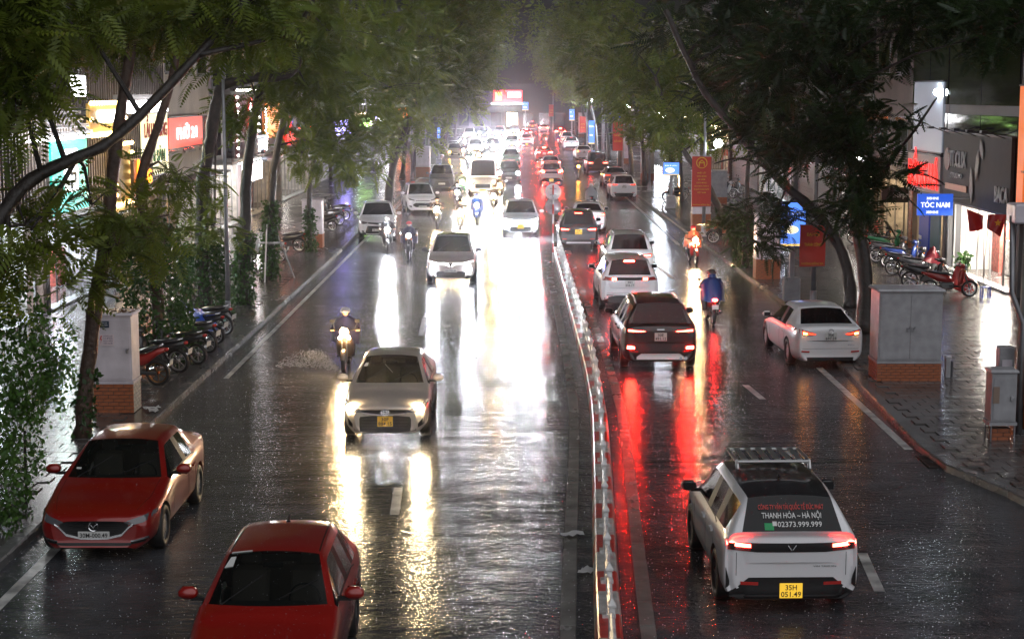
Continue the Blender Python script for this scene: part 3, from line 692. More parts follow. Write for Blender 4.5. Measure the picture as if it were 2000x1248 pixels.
c.patch('fog_lamp', 'F', [(w * .70, .40, .50), (w * .86, .42, .52)], M_lens, off=.01, n=2); c.plate('F', .44, '29A-518.33', M_pw, True)
h = c.hit('T', -.5, -.3); mb = MB(); mb.box((h.x, h.y, h.z + .03), (.16, .22, .06), bev=.015); mb.build('roof_tag', mat('red_plastic', (.5, .03, .02), .35), c.root)
generic_rear(c); toward(c, 826, 412, .22, 9)
c = Car('suv', P_navy, 'parked dark grey pickup-like car farther along left kerb', over=dict(w=.92, zr=1.72)); generic_front(c, plate='30E-119.02', wide=True); generic_rear(c); toward(c, 863, 366, .22, 2)
# minibus
c = Car('van', P_white, 'white minibus with warm headlights and a lettered panel above its windshield', 'minibus'); w = c.p['w']; z0 = c.p['zh0']
lights_front(c, '', w * .78, .90, [(w * .58, .80, .93), (w * .92, .84, 1.10)], .095, M_hwm); c.patch('grille', 'F', [(-w * .5, .52, .80), (w * .5, .52, .80)], M_mesh, mirror=False, off=.01)
for q in range(3): c.patch('grille_bar', 'F', [(-w * .48, .58 + q * .075, .60 + q * .075), (w * .48, .58 + q * .075, .60 + q * .075)], M_chrome, mirror=False, off=.018, rows=1)
c.plate('F', .40, '29B-304.18', M_py, True); generic_rear(c)
mb = MB(); mb.box((1.02, 0, 2.30), (.10, 1.5, .30), bev=.03, ry=R(-20)); hb = mb.build('name_board', M_pw, c.root); text('XE DU LỊCH', mat('board_blue', (.03, .06, .3), .4), hb, (1.085, 0, 2.24), (0, 1, 0), (-.3, 0, 1), .12)
for sd in (.86,): 
    mb = MB(); mb.ball((1.12, -sd, 2.42), .075); mb.build('roof_lamp', M_hwm, c.root)
toward(c, 943, 376, .25)
c = Car('suv', P_navy, 'dark grey car with white headlights beside the minibus'); generic_front(c, M_hw, '30A-900.61', wide=True, r=.085); generic_rear(c); toward(c, 994, 354, .22); DGREY = c
c = Car('sedan', P_green, 'dark green taxi behind the dark grey car'); generic_front(c, None, '30G-151.20', wide=True); generic_rear(c); toward(c, 998, 318, .22); GTAXI = c; WETCARS.append(c)
c = Car('hatch', P_silver, 'silver car with amber lamps pulling out from far left kerb'); generic_front(c, M_amber, '30F-333.1', wide=True); generic_rear(c); toward(c, 890, 305, .22, 6); AMB = c
# cabins of the three nearest oncoming cars seen through their windshields
M_wsc = mat('clear_windshield', (.01, .012, .012), .05, spec=.5, bump=(55, .12, .003)); nt, b = nodes_of(M_wsc); tr_ = nt.nodes.new('ShaderNodeBsdfTransparent'); tr_.inputs['Color'].default_value = (.55, .6, .58, 1); mx_ = nt.nodes.new('ShaderNodeMixShader'); mx_.inputs[0].default_value = .62
nt.links.new(b.outputs[0], mx_.inputs[1]); nt.links.new(tr_.outputs[0], mx_.inputs[2]); nt.links.new(mx_.outputs[0], nt.nodes['Material Output'].inputs['Surface'])
M_seatf = mat('seat_fabric', (.16, .13, .11), .7); M_dash = mat('dashboard_plastic', (.03, .03, .032), .5)
for c in WETCARS[:3]:
    for o in kids(c.root):
        if o.name.startswith('windshield'): o.data.materials[0] = M_wsc
    xs, bl = c.p['xr1'], c.p['belt']
    for sd in (1, -1):
        mb = MB(); mb.box((xs - .45, sd * .36, bl - .12), (.16, .46, .62), bev=.06, ry=R(-14)); mb.box((xs - .20, sd * .36, bl - .42), (.5, .46, .14), bev=.05); st_ = mb.build('seat', M_seatf, c.root); mb = MB(); mb.box((xs - .55, sd * .36, bl + .27), (.09, .24, .17), bev=.04); mb.build('headrest', M_seatf, st_)
    mb = MB(); mb.box((c.p['xi'] + .05, 0, bl - .20), (.22, 1.30, .66), bev=.07, ry=R(-12)); mb.build('rear_seat', M_seatf, c.root)
    mb = MB(); mb.box((c.p['xc'] - .22, 0, bl - .10), (.42, 1.25, .14), bev=.05); mb.build('dashboard', M_dash, c.root); mb = MB(); mb.lathe([(.17, 0), (.19, .012), (.17, .024)], 20, c=(c.p['xc'] - .52, .36, bl - .04), axis='X'); mb.build('steering_wheel', M_blk, c.root); mb = MB(); mb.box((xs + .10, 0, c.p['zr'] - .16), (.03, .24, .06), bev=.01); mb.build('rear_view_mirror', M_blk, c.root)
# --- departing, nearest first
c = Car('suv', P_white, 'white electric taxi with slatted roof rack and lettered rear window', roof=P_black, clad=True, over=dict(L=4.24, w=.895, zr=1.60, zd=1.12, zt=1.05), dark_rims=True); w = c.p['w']
def vf_rear(c, lit=M_tail, txt=None, plate=None, zt=.94):
    w = c.p['w']
    c.patch('light_band', 'R', [(-w * .93, zt - .04, zt + .05), (-w * .5, zt - .075, zt + .045), (w * .5, zt - .075, zt + .045), (w * .93, zt - .04, zt + .05)], M_blk, mirror=False, off=.008, n=14)
    c.patch('tail_lamp', 'R', [(w * .60, zt - .01, zt + .03), (w * .80, zt + .0, zt + .045), (w * .95, zt + .03, zt + .075)], lit, off=.016, n=6, rows=2)
    c.patch('tail_lens', 'R', [(w * .60, zt - .06, zt - .015), (w * .93, zt - .04, zt + .02)], M_tailoff, off=.014, n=5, rows=2)
    c.patch('badge', 'R', [(.005, zt - .055, zt - .035), (.055, zt + .015, zt + .03)], M_chrome, off=.022, n=2, rows=1)
    zb = c.p['zb']
    c.patch('rear_diffuser', 'R', [(-w * .90, zb + .05, zb + .10), (-w * .62, zb + .02, zb + .30), (w * .62, zb + .02, zb + .30), (w * .90, zb + .05, zb + .10)], M_blk, mirror=False, off=.010)
    c.patch('side_vent', 'R', [(w * .90, zb + .20, zb + .26), (w * .955, zb + .16, zb + .44)], M_blk, off=.02, n=2)
    c.patch('rear_reflector', 'R', [(w * .48, zb + .20, zb + .24), (w * .74, zb + .21, zb + .25)], M_refred, off=.018, n=3, rows=1)
    c.patch('boot_seam', 'R', [(w * .80, zb + .33, zt - .08), (w * .808, zb + .33, zt - .08)], M_blk, off=.002, n=1, rows=4)
    if plate: c.plate('R', zb + .13, plate, M_pyl)
vf_rear(c, M_tail, plate=['35H', '051.49'])
def rear_text(c, s_, m, z, h, wd, y=0):
    a = c.hit('R', y, z); b = c.hit('R', y, z + h); 
    if a is None or b is None: return
    text(s_, m, c.root, (a.x - .012, y, z), (0, -1, 0), (b.x - a.x, 0, b.z - a.z), (b - a).length, width=wd, bold=.015)
M_txw = mat('vinyl_white', (.75, .75, .74), .5); M_txr = mat('vinyl_red', (.65, .06, .05), .5); M_txg = mat('vinyl_green', (.02, .36, .12), .5)
rear_text(c, 'CÔNG TY VẬN TẢI QUỐC TẾ ĐỨC PHÁT', M_txr, 1.405, .055, .86); rear_text(c, 'THANH HÓA ~ HÀ NỘI', M_txw, 1.305, .065, .78); rear_text(c, '02373.999.999', M_txw, 1.205, .062, .58, -.10)
c.patch('sticker_green', 'R', [(.24, 1.165, 1.245), (.36, 1.165, 1.245)], M_txg, mirror=False, off=.010, rows=2, n=2); c.patch('phone_mark', 'R', [(.20, 1.215, 1.265), (.255, 1.215, 1.265)], M_txw, mirror=False, off=.013, rows=2, n=2)
rear_text(c, 'VIN TAXI.VN', M_ptx, .66, .022, .30, -.44)
zr_ = c.p['zr']; rk = MB()
for sd in (1, -1): rk.tube([(.22, sd * .50, zr_ + .06), (.18, sd * .50, zr_ + .15), (-.62, sd * .50, zr_ + .15), (-.68, sd * .50, zr_ + .05)], .028, 6)
rack = rk.build('roof_rack', M_silver, c.root)
for x in (.19, -.63): MB().box((x, 0, zr_ + .15), (.07, 1.0, .035), bev=.01).build('crossbar', M_silver, rack)
for q in range(6): MB().box((-.22, -.38 + q * .152, zr_ + .16), (.78, .085, .02), bev=.006).build('slat', M_silver, rack)
mb = MB(); mb.box((-1.05, 0, zr_ + .04), (.12, .05, .05), bev=.02, taper=.5); mb.build('antenna', M_blk, c.root)
generic_front(c); away(c, 1545, 1168, .25, 1.5); TAXI = c; WETCARS.append(c)
# dark cherry suv
c = Car('suv', P_dark, 'dark cherry suv with glowing tail lamps and plate 30E 491.12', over=dict(L=4.77, w=.945, zr=1.68, zt=1.10, zd=1.14), rails=2); w = c.p['w']
sh = [(w * .40, .98, 1.005), (w * .6, .965, 1.03), (w * .84, .965, 1.06), (w * .93, .99, 1.06)]
generic_rear(c, M_tail, ['30E', '491.12'], M_pw, lens_shape=sh, zp=.86, black=True); c.patch('low_tail_lamp', 'R', [(w * .68, .56, .605), (w * .86, .57, .62)], M_brake, off=.016, n=4, rows=2)
c.patch('skid_plate', 'R', [(-w * .62, .30, .36), (-w * .5, .30, .44), (w * .5, .30, .44), (w * .62, .30, .36)], M_silver, mirror=False, off=.022)
mb = MB(); h = c.hit('R', -.55, .36)
for q in (0, .12): mb.tube([(h.x + .1, -.50 - q, .33), (h.x - .05, -.50 - q, .33)], .045, 10)
mb.build('exhaust_pipe', M_chrome, c.root); c.patch('badge', 'R', [(-.09, 1.03, 1.05), (.09, 1.03, 1.05)], M_chrome, mirror=False, off=.014, rows=1)
generic_front(c, M_hw); away(c, 1290, 706, .25, 1); SANTA = c; WETCARS.append(c)
# white suv with red lit claws
c = Car('suv', P_white, 'white crossover with bright brake lamps behind the dark cherry suv', clad=True, over=dict(w=.92)); w = c.p['w']
generic_rear(c, M_brake, ['30H', '556.77'], M_pw, high=M_brake, zp=.86, lens_shape=[(w * .46, .97, 1.04), (w * .6, .955, 1.05), (w * .93, .97, 1.09)])
c.patch('lens_band', 'R', [(-w * .46, .965, 1.05), (w * .46, .965, 1.05)], M_blk, mirror=False, off=.008); c.patch('chrome_strip', 'R', [(-w * .8, .49, .53), (w * .8, .49, .53)], M_chrome, mirror=False, off=.02, rows=1); generic_front(c, M_hw)
away(c, 1230, 592, .25, 1); CLAW = c
c = Car('suv', P_white, 'white suv with black roof rails ahead of the braking crossover', over=dict(L=4.6, w=.92, zr=1.70), rails=1); generic_rear(c, M_tail, ['30A', '208.66']); generic_front(c, M_hw); away(c, 1230, 532, .3); WSUV = c
c = Car('suv', P_black, 'dark multi-purpose taxi with yellow plate near the end of the railing', over=dict(L=4.5, w=.88, zr=1.68), rails=1, clad=True); w = c.p['w']
generic_rear(c, M_tail, ['30F', '672.14'], M_pyl, high=M_tail, zp=.80); c.patch('skid_plate', 'R', [(-w * .6, .30, .36), (w * .6, .30, .36)], M_silver, mirror=False, off=.022); generic_front(c, M_hw); away(c, 1130, 478, .25); XP = c
c = Car('sedan', P_white, 'white sedan half hidden behind the dark taxi'); generic_rear(c, M_tail, ['30G', '443.90']); generic_front(c, M_hw); away(c, 1150, 446, .25)
c = Car('suv', P_silver, 'silver small suv taxi with yellow plate above the round sign', clad=True, over=dict(L=4.0, w=.88)); vf_rear(c, M_brake, plate=['29H', '118.75']); generic_front(c, M_hw); away(c, 1077, 355, .25); SVF = c
c = Car('sedan', P_silver, 'silver sedan with one amber indicator ahead of the silver taxi'); generic_rear(c, M_brake, ['30A', '121.43']); generic_front(c, M_hw); away(c, 1076, 333, .25); SSED = c
c = Car('sedan', P_red, 'red sedan with bright brake lamps in the far right carriageway'); generic_rear(c, M_brake, ['30K', '820.16'], high=M_brake); generic_front(c, M_hw); away(c, 1063, 311, .25); RSED = c
# parked on the right
c = Car('sedan', P_white, 'white sedan parked half on right pavement with plate 30E 697.59', over=dict(L=4.58, w=.90, zr=1.45), spokes=10); w = c.p['w']
sh = [(w * .42, .86, .895), (w * .55, .84, .93), (w * .78, .86, .99), (w * .94, .93, 1.0)]
generic_rear(c, M_taild, None, lens_shape=sh, black=False); c.plate('R', .82, ['30E', '697.59'], M_pw)
c.patch('boot_line', 'R', [(-w * .5, .70, .707), (w * .5, .70, .707)], M_blk, mirror=False, off=.003, rows=1)
c.patch('amber_bulb', 'R', [(w * .66, .875, .905), (w * .76, .88, .915)], M_amber, off=.018, n=2, rows=1); c.patch('rear_diffuser', 'R', [(-w * .84, .22, .30), (w * .84, .22, .30)], M_blk, mirror=False, off=.012)
h = c.hit('R', 0, .95); e = MB(); e.lathe([(.05, h.x - .02), (.062, h.x - .025), (.062, h.x)], 18, c=(0, 0, .95), axis='X'); e.tube([(h.x - .03, -.04, .97), (h.x - .03, 0, .935), (h.x - .03, .04, .97)], .008, 5); e.build('badge', M_chrome, c.root)
rear_text(c, 'SKYACTIV', mat('badge_blue', (.05, .12, .3), .4), .60, .02, .16, -.52)
generic_front(c); away(c, 1622, 702, .25, 3.0); MZ = c; WETCARS.append(c)
c = Car('hatch', P_white, 'white tall hatchback parked last in the row at right kerb', over=dict(L=3.9, zr=1.55)); generic_rear(c, M_taild, ['30A', '559.21'], zt=.95); generic_front(c); away(c, 1219, 383, .25, 2); JAZZ = c
c = Car('sedan', P_grey, 'dark grey sedan parked ahead of the white tall hatchback'); generic_rear(c, M_taild, ['29A', '700.8']); generic_front(c); away(c, 1204, 360, .25, 2); GSED = c
c = Car('suv', P_black, 'black off-road wagon with a spare wheel on its tailgate, parked on right', over=dict(zr=1.85, w=.93, xr2=-1.98)); generic_rear(c, M_tail, ['30F', '118.3'])
mb = MB(); mb.lathe([(.0, -.16), (.30, -.16), (.34, -.12), (.34, 0), (.1, 0)], 24, c=(-2.24, 0, 1.0), axis='X'); mb.build('spare_wheel', M_tyre, c.root); generic_front(c); away(c, 1168, 334, .25, 2)
# copies for the far traffic
def again(src, px, py, label, dirn, remap=None, yaw=0, group=None):
    r = copy_tree(src.root, remap); r['label'] = label
    if group: r['group'] = group
    g = gp(px, py, .22); a = R((-90 if dirn < 0 else 90) + yaw); L2 = src.p['L'] / 2
    r.location = (g.x - dirn * 0 - math.cos(a) * L2 * (1 if dirn < 0 else -1), g.y - math.sin(a) * L2 * (1 if dirn < 0 else -1), 0); r.rotation_euler = (0, 0, a); return r
pw = {'paint_' + k: v for k, v in ()}
again(MZ, 1141, 309, 'white sedan parked beyond the black off-road wagon', 1, None, 2); again(CLAW, 1116, 291, 'white crossover parked far up the right kerb', 1, {'brake_lamp_lit': M_taild}, 2); again(WSUV, 1108, 280, 'white suv farthest in the parked row on right', 1, {'tail_lamp_lit': M_taild}, 2)
again(SVF, 1029, 284, 'white taxi with yellow plate beside the glare of headlights', 1, {'paint_silver': P_white})
again(RSED, 1028, 268, 'red car with brake lamps ahead of the far white taxi', 1); again(RSED, 1095, 266, 'dark car with glowing red lamps far ahead in the right lane', 1, {'paint_soul_red': P_black}); again(SSED, 1062, 258, 'silver car far ahead in the middle of the street', 1); again(XP, 1040, 253, 'black car far ahead below the lit red shop sign', 1); again(GSED, 1080, 249, 'grey car crossing far ahead by the junction', 1, None, 60)
M_far = emit('headlight_far_glare', (.90, .93, 1.), 1700.)
GL = 'oncoming cars lost in headlight glare'
for i, (px, py, src, pm_) in enumerate(((928, 298, EWHITE, P_white), (962, 296, DGREY, P_black), (1000, 288, EWHITE, P_silver), (945, 268, DGREY, P_grey), (1004, 262, EWHITE, P_navy), (916, 270, EROSE, P_pink), (976, 266, EWHITE, P_black))):
    lab = ['white car nearest inside the headlight glare behind the minibus', 'black car in the glare just behind the minibus', 'silver car in the glare left of the far white taxi', 'grey car deep in the glare between lanes', 'dark car at right rim of the headlight glare', 'rose car at left rim of the headlight glare', 'black car far back in the headlight glare', 'grey car farthest back at right in the glare', 'white car farthest back at left in the glare'][i]
    again(src, px, py, lab, -1, {'paint_white': pm_, 'paint_dark_grey_blue': pm_, 'headlight_white': M_far, 'headlight_blinding': M_far}, 0, GL)
# ------------------------------------------------------------------ motorbikes and riders
def loft(mb, secs, n=12, cap=True):
    """sections (x, cy, cz, ry, rz, power)"""
    vs = []; m = len(secs)
    for (x, cyy, cz, ry, rz, pw_) in secs:
        for k in range(n):
            a = 2 * math.pi * k / n; c, s_ = math.cos(a), math.sin(a)
            vs.append((x, cyy + ry * math.copysign(abs(c) ** pw_, c), cz + rz * math.copysign(abs(s_) ** pw_, s_)))
    fs = [(i * n + k, i * n + (k + 1) % n, (i + 1) * n + (k + 1) % n, (i + 1) * n + k) for i in range(m - 1) for k in range(n)]
    if cap: fs += [tuple(reversed(range(n))), tuple(range((m - 1) * n, m * n))]
    return mb.add(vs, fs)
M_seat = mat('wet_vinyl_seat', (.02, .02, .022), .3, coat=.5); M_eng = mat('engine_metal', (.12, .12, .12), .4, .7); M_bh = emit('bike_lamp_white', (.92, .94, 1.), 800.); M_bw = emit('bike_lamp_warm', (1., .66, .32), 340.)
M_bt = emit('bike_tail_lit', (1., .03, .02), 70.); M_boff = mat('bike_lens', (.3, .3, .3), .1, coat=1.); M_btail = mat('bike_tail_lens', (.35, .015, .01), .15); M_goldrim = mat('bronze_rim', (.25, .13, .05), .35, .8)
_B = {}
def bike_proto(kind, pcol, lamp=None, tail=None, pl=M_pw):
    key = (kind, pcol.name, lamp and lamp.name, tail and tail.name)
    if key in _B: return copy_tree(_B[key])
    root = thing({'scooter': 'motor_scooter', 'moped': 'motorbike', 'sport': 'sport_motorbike'}[kind], 'x', 'motorbike')
    _B[key] = root; r = .27 if kind == 'scooter' else .30; xf, xr = .66, -.60
    for x in (xf, xr):
        t = MB(); t.lathe([(r - .06, -.035), (r - .02, -.048), (r, -.02), (r, .02), (r - .02, .048), (r - .06, .035)], 22, axis='Y', close=True); wo_ = t.build('wheel', M_tyre, root, True, (x, 0, r))
        t = MB(); t.lathe([(r - .06, -.03), (r - .085, -.02), (r - .085, .02), (r - .06, .03)], 20, axis='Y', close=True); t.lathe([(0, -.05), (.045, -.05), (.045, .05), (0, .05)], 10, axis='Y')
        for k in range(7):
            a = 2 * math.pi * k / 7; t.tube([(.03 * math.cos(a), 0, .03 * math.sin(a)), ((r - .075) * math.cos(a + .2), 0, (r - .075) * math.sin(a + .2))], .012, 4)
        t.build('rim', M_goldrim if kind == 'sport' else M_rim, wo_)
    f = MB()
    for sd in (1, -1): f.tube([(xf, sd * .065, r), (xf - .06, sd * .065, r + .18), (.46, sd * .05, .80)], .022, 6)
    f.build('front_fork', M_eng, root)
    f = MB(); vs = []
    for k in range(9):
        a = R(15 + k * 17); 
        for y_, rr in ((-.06, r + .02), (-.03, r + .05), (.03, r + .05), (.06, r + .02)): vs.append((xf + rr * math.cos(a), y_, r + rr * math.sin(a)))
    f.add(vs, [(k * 4 + j, k * 4 + 4 + j, k * 4 + 5 + j, k * 4 + 1 + j) for k in range(8) for j in range(3)]); f.build('front_fender', pcol, root, True)
    f = MB()
    if kind == 'sport':
        loft(f, [(.60, 0, .86, .05, .06, .8), (.52, 0, .82, .15, .16, .8), (.30, 0, .72, .17, .24, .8), (.0, 0, .58, .14, .16, .8)]); f.build('front_fairing', pcol, root, True)
        f = MB(); loft(f, [(.34, 0, .90, .06, .05, .8), (.22, 0, .92, .14, .10, .8), (.02, 0, .88, .13, .10, .8), (-.12, 0, .82, .07, .06, .8)]); f.build('fuel_tank', pcol, root, True)
    else:
        sh = .20 if kind == 'scooter' else .15
        loft(f, [(.50, 0, .90, .06, .10, .8), (.48, 0, .76, .13, .18, .8), (.42, 0, .66, sh, .28, .8), (.33, 0, .58, sh + .03, .26, .7), (.28, 0, .50, sh, .16, .7)]); f.build('leg_shield', pcol, root, True)
        f = MB(); f.box((.12, 0, .34 if kind == 'scooter' else .42), (.50, .26 if kind == 'scooter' else .12, .07), bev=.03); f.build('footboard', M_blk, root)
    f = MB(); loft(f, [(.52, 0, .98, .06, .05, .8), (.46, 0, 1.0, .14, .09, .8), (.36, 0, 1.01, .13, .07, .8), (.30, 0, 1.0, .06, .04, .8)]); f.build('handlebar_cowl', pcol if kind != 'sport' else M_blk, root, True)
    f = MB(); f.tube([(.22, .36, 1.03), (.30, .30, 1.03), (.37, .10, 1.01), (.37, -.10, 1.01), (.30, -.30, 1.03), (.22, -.36, 1.03)], .017, 6); f.build('handlebar', M_blk, root)
    for sd in (1, -1):
        f = MB(); f.tube([(.31, sd * .24, 1.03), (.34, sd * .30, 1.20)], .007, 5); f.box((.345, sd * .31, 1.24), (.025, .12, .08), bev=.01); f.build('mirror', M_blk, root)
    f = MB(); zl = .985; f.lathe([(0, .025), (.06, .022), (.10, .012), (.10, -.0), (.06, -.06)] if not lamp else [(0, .025), (.06, .022), (.10, .012)], 14, c=(.54, 0, zl), axis='X'); f.build('headlamp', lamp or M_boff, root, True)
    for sd in (1, -1):
        f = MB(); f.ball((.50, sd * .11, .84), .035, 8); f.build('indicator', M_amberd if not lamp else lamp if lamp is M_bw else M_amberd, root, True)
    f = MB(); up = .10 if kind == 'sport' else 0
    loft(f, [(.10, 0, .52, .07, .08, .8), (-.05, 0, .58, .13, .14, .8), (-.35, 0, .62, .15, .14, .8), (-.65, 0, .70 + up, .12, .08, .8), (-.86, 0, .76 + up, .05, .04, .8)]); f.build('tail_body', pcol, root, True)
    f = MB(); loft(f, [(.10, 0, .72, .08, .03, .7), (-.05, 0, .75, .13, .05, .7), (-.30, 0, .77 + up * .5, .14, .05, .7), (-.52, 0, .80 + up, .13, .05, .7), (-.68, 0, .82 + up, .07, .03, .7)]); f.build('seat', M_seat, root, True)
    f = MB(); f.box((-.05, 0, .36), (.42, .22, .24), bev=.05); f.lathe([(0, -.13), (.10, -.13), (.10, .13), (0, .13)], 12, c=(-.1, 0, .33), axis='Y'); f.box((-.36, .09, .30), (.50, .05, .09), bev=.02); f.build('engine', M_eng, root)
    f = MB(); f.tube([(.05, -.14, .25), (-.25, -.16, .24), (-.35, -.17, .30)], .025, 6); f.tube([(-.35, -.17, .30), (-.78, -.18, .42)], [.045, .055], 10); f.build('exhaust_pipe', M_chrome, root, True)
    f = MB(); f.ball((-.86, 0, .76 + up), .055, 8, (1, 1.5, .8)); f.build('tail_lamp', tail or M_btail, root, True)
    f = MB(); f.tube([(-.80, 0, .70 + up), (-.92, 0, .55), (-.93, 0, .42)], .03, 6); f.build('rear_fender', M_blk, root)
    f = MB(); f.box((-.955, 0, .56), (.01, .19, .14), ry=R(-12)); p_ = f.build('number_plate', pl, root)
    f = MB(); f.tube([(-.42, sd * .12, .78), (-.75, .0, .86 + up)], .012, 5); f.tube([(-.42, .12, .80), (-.72, .12, .86 + up), (-.78, 0, .86 + up), (-.72, -.12, .86 + up), (-.42, -.12, .80)], .012, 5); f.build('grab_rail', M_chrome, root)
    f = MB(); f.tube([(-.05, .16, .22), (-.12, .24, .02)], .012, 5); f.build('side_stand', M_blk, root)
    return root
# --- rider: one skinned figure in riding pose, bent towards the bars
def hunch(p):
    x, y_, z = p
    if z > .80:
        t = z - .80; x = x + .13 * min(1, max(0, t - .25) / .5); z = .80 + t * .80
    return (x, y_, z)
def rider_mesh():
    J = {'pel': (-.20, 0, .90, .13), 'waist': (-.17, 0, 1.06, .125), 'chest': (-.10, 0, 1.25, .145), 'neck0': (-.06, 0, 1.40, .075), 'neck': (-.03, 0, 1.47, .055), 'head0': (-.01, 0, 1.55, .085), 'head': (.0, 0, 1.64, .09), 'crown': (-.01, 0, 1.71, .06)}
    E = [('pel', 'waist'), ('waist', 'chest'), ('chest', 'neck0'), ('neck0', 'neck'), ('neck', 'head0'), ('head0', 'head'), ('head', 'crown')]
    for sd, t in ((1, 'l'), (-1, 'r')):
        J.update({t + 'sh': (-.08, sd * .19, 1.36, .075), t + 'el': (.06, sd * .32, 1.12, .052), t + 'wr': (.22, sd * .32, 1.06, .036), t + 'ha': (.26, sd * .315, 1.05, .034),
                  t + 'hip': (-.16, sd * .11, .86, .10), t + 'kn': (.22, sd * .21, .80, .072), t + 'an': (.10, sd * .18, .42, .045), t + 'he': (.07, sd * .18, .36, .042), t + 'to': (.26, sd * .19, .35, .034)})
        E += [('chest', t + 'sh'), (t + 'sh', t + 'el'), (t + 'el', t + 'wr'), (t + 'wr', t + 'ha'), ('pel', t + 'hip'), (t + 'hip', t + 'kn'), (t + 'kn', t + 'an'), (t + 'an', t + 'he'), (t + 'he', t + 'to')]
    nm = list(J); me = bpy.data.meshes.new('person'); me.from_pydata([J[k][:3] for k in nm], [(nm.index(a), nm.index(b)) for a, b in E], [])
    o = bpy.data.objects.new('tmp', me); COL.objects.link(o); o.modifiers.new('k', 'SKIN')
    for i, k in enumerate(nm):
        sv = me.skin_vertices[0].data[i]; sv.radius = (J[k][3], J[k][3]); sv.use_root = (k == 'pel')
    s_ = o.modifiers.new('s', 'SUBSURF'); s_.levels = 1; s_.render_levels = 1
    dg = bpy.context.evaluated_depsgraph_get(); dg.update(); out = bpy.data.meshes.new_from_object(o.evaluated_get(dg)); COL.objects.unlink(o); bpy.data.objects.remove(o)
    bm = bmesh.new(); bm.from_mesh(out); fb = MB()
    for sd in (1, -1):                                  # fingers curled round the grips, thumb underneath, nose
        for k in range(4):
            y_ = sd * (.285 + k * .021); fb.tube([(.27, y_, 1.065), (.30, y_, 1.06), (.305, y_, 1.035), (.285, y_, 1.02)], [.011, .011, .010, .008], 5)
        fb.tube([(.255, sd * .285, 1.04), (.265, sd * .27, 1.015), (.285, sd * .262, 1.01)], [.012, .011, .009], 5)
    fb.tube([(.075, 0, 1.63), (.10, 0, 1.60), (.085, 0, 1.585)], [.012, .016, .01], 5)
    for sd in (1, -1): fb.ball((-.01, sd * .088, 1.61), .022, 6, (.7, .4, 1.2))
    t = fb.mesh('t', None); bm.from_mesh(t)
    for v_ in bm.verts: v_.co = Vector(hunch(v_.co))
    bm.to_mesh(out); bm.free(); out.shade_smooth(); return out
RIDER = rider_mesh()
M_skin = mat('skin', (.42, .24, .16), .5); M_trou = mat('dark_trousers', (.02, .02, .028), .5)
def cloth(name, c, **k): return mat('cloth_' + name, c, .35, coat=.35, bump=(9, .5, .03), **k)
C_navy = cloth('navy', (.018, .016, .06)); C_blue = cloth('blue', (.010, .035, .15)); C_green = cloth('green', (.05, .09, .05)); C_orange = cloth('orange', (.40, .09, .05)); C_red = cloth('red', (.42, .02, .02)); C_dark = cloth('dark', (.02, .02, .024)); C_brown = cloth('brown', (.05, .03, .025)); C_teal = cloth('teal', (.02, .22, .20)); C_clear = cloth('clear_plastic', (.42, .44, .48), alpha=.55)
H_w = mat('helmet_white', (.55, .52, .52), .25, coat=.6); H_r = mat('helmet_red', (.45, .02, .03), .25, coat=.6); H_k = mat('helmet_black', (.02, .02, .02), .25, coat=.6); H_b = mat('helmet_blue', (.03, .06, .3), .25, coat=.6)
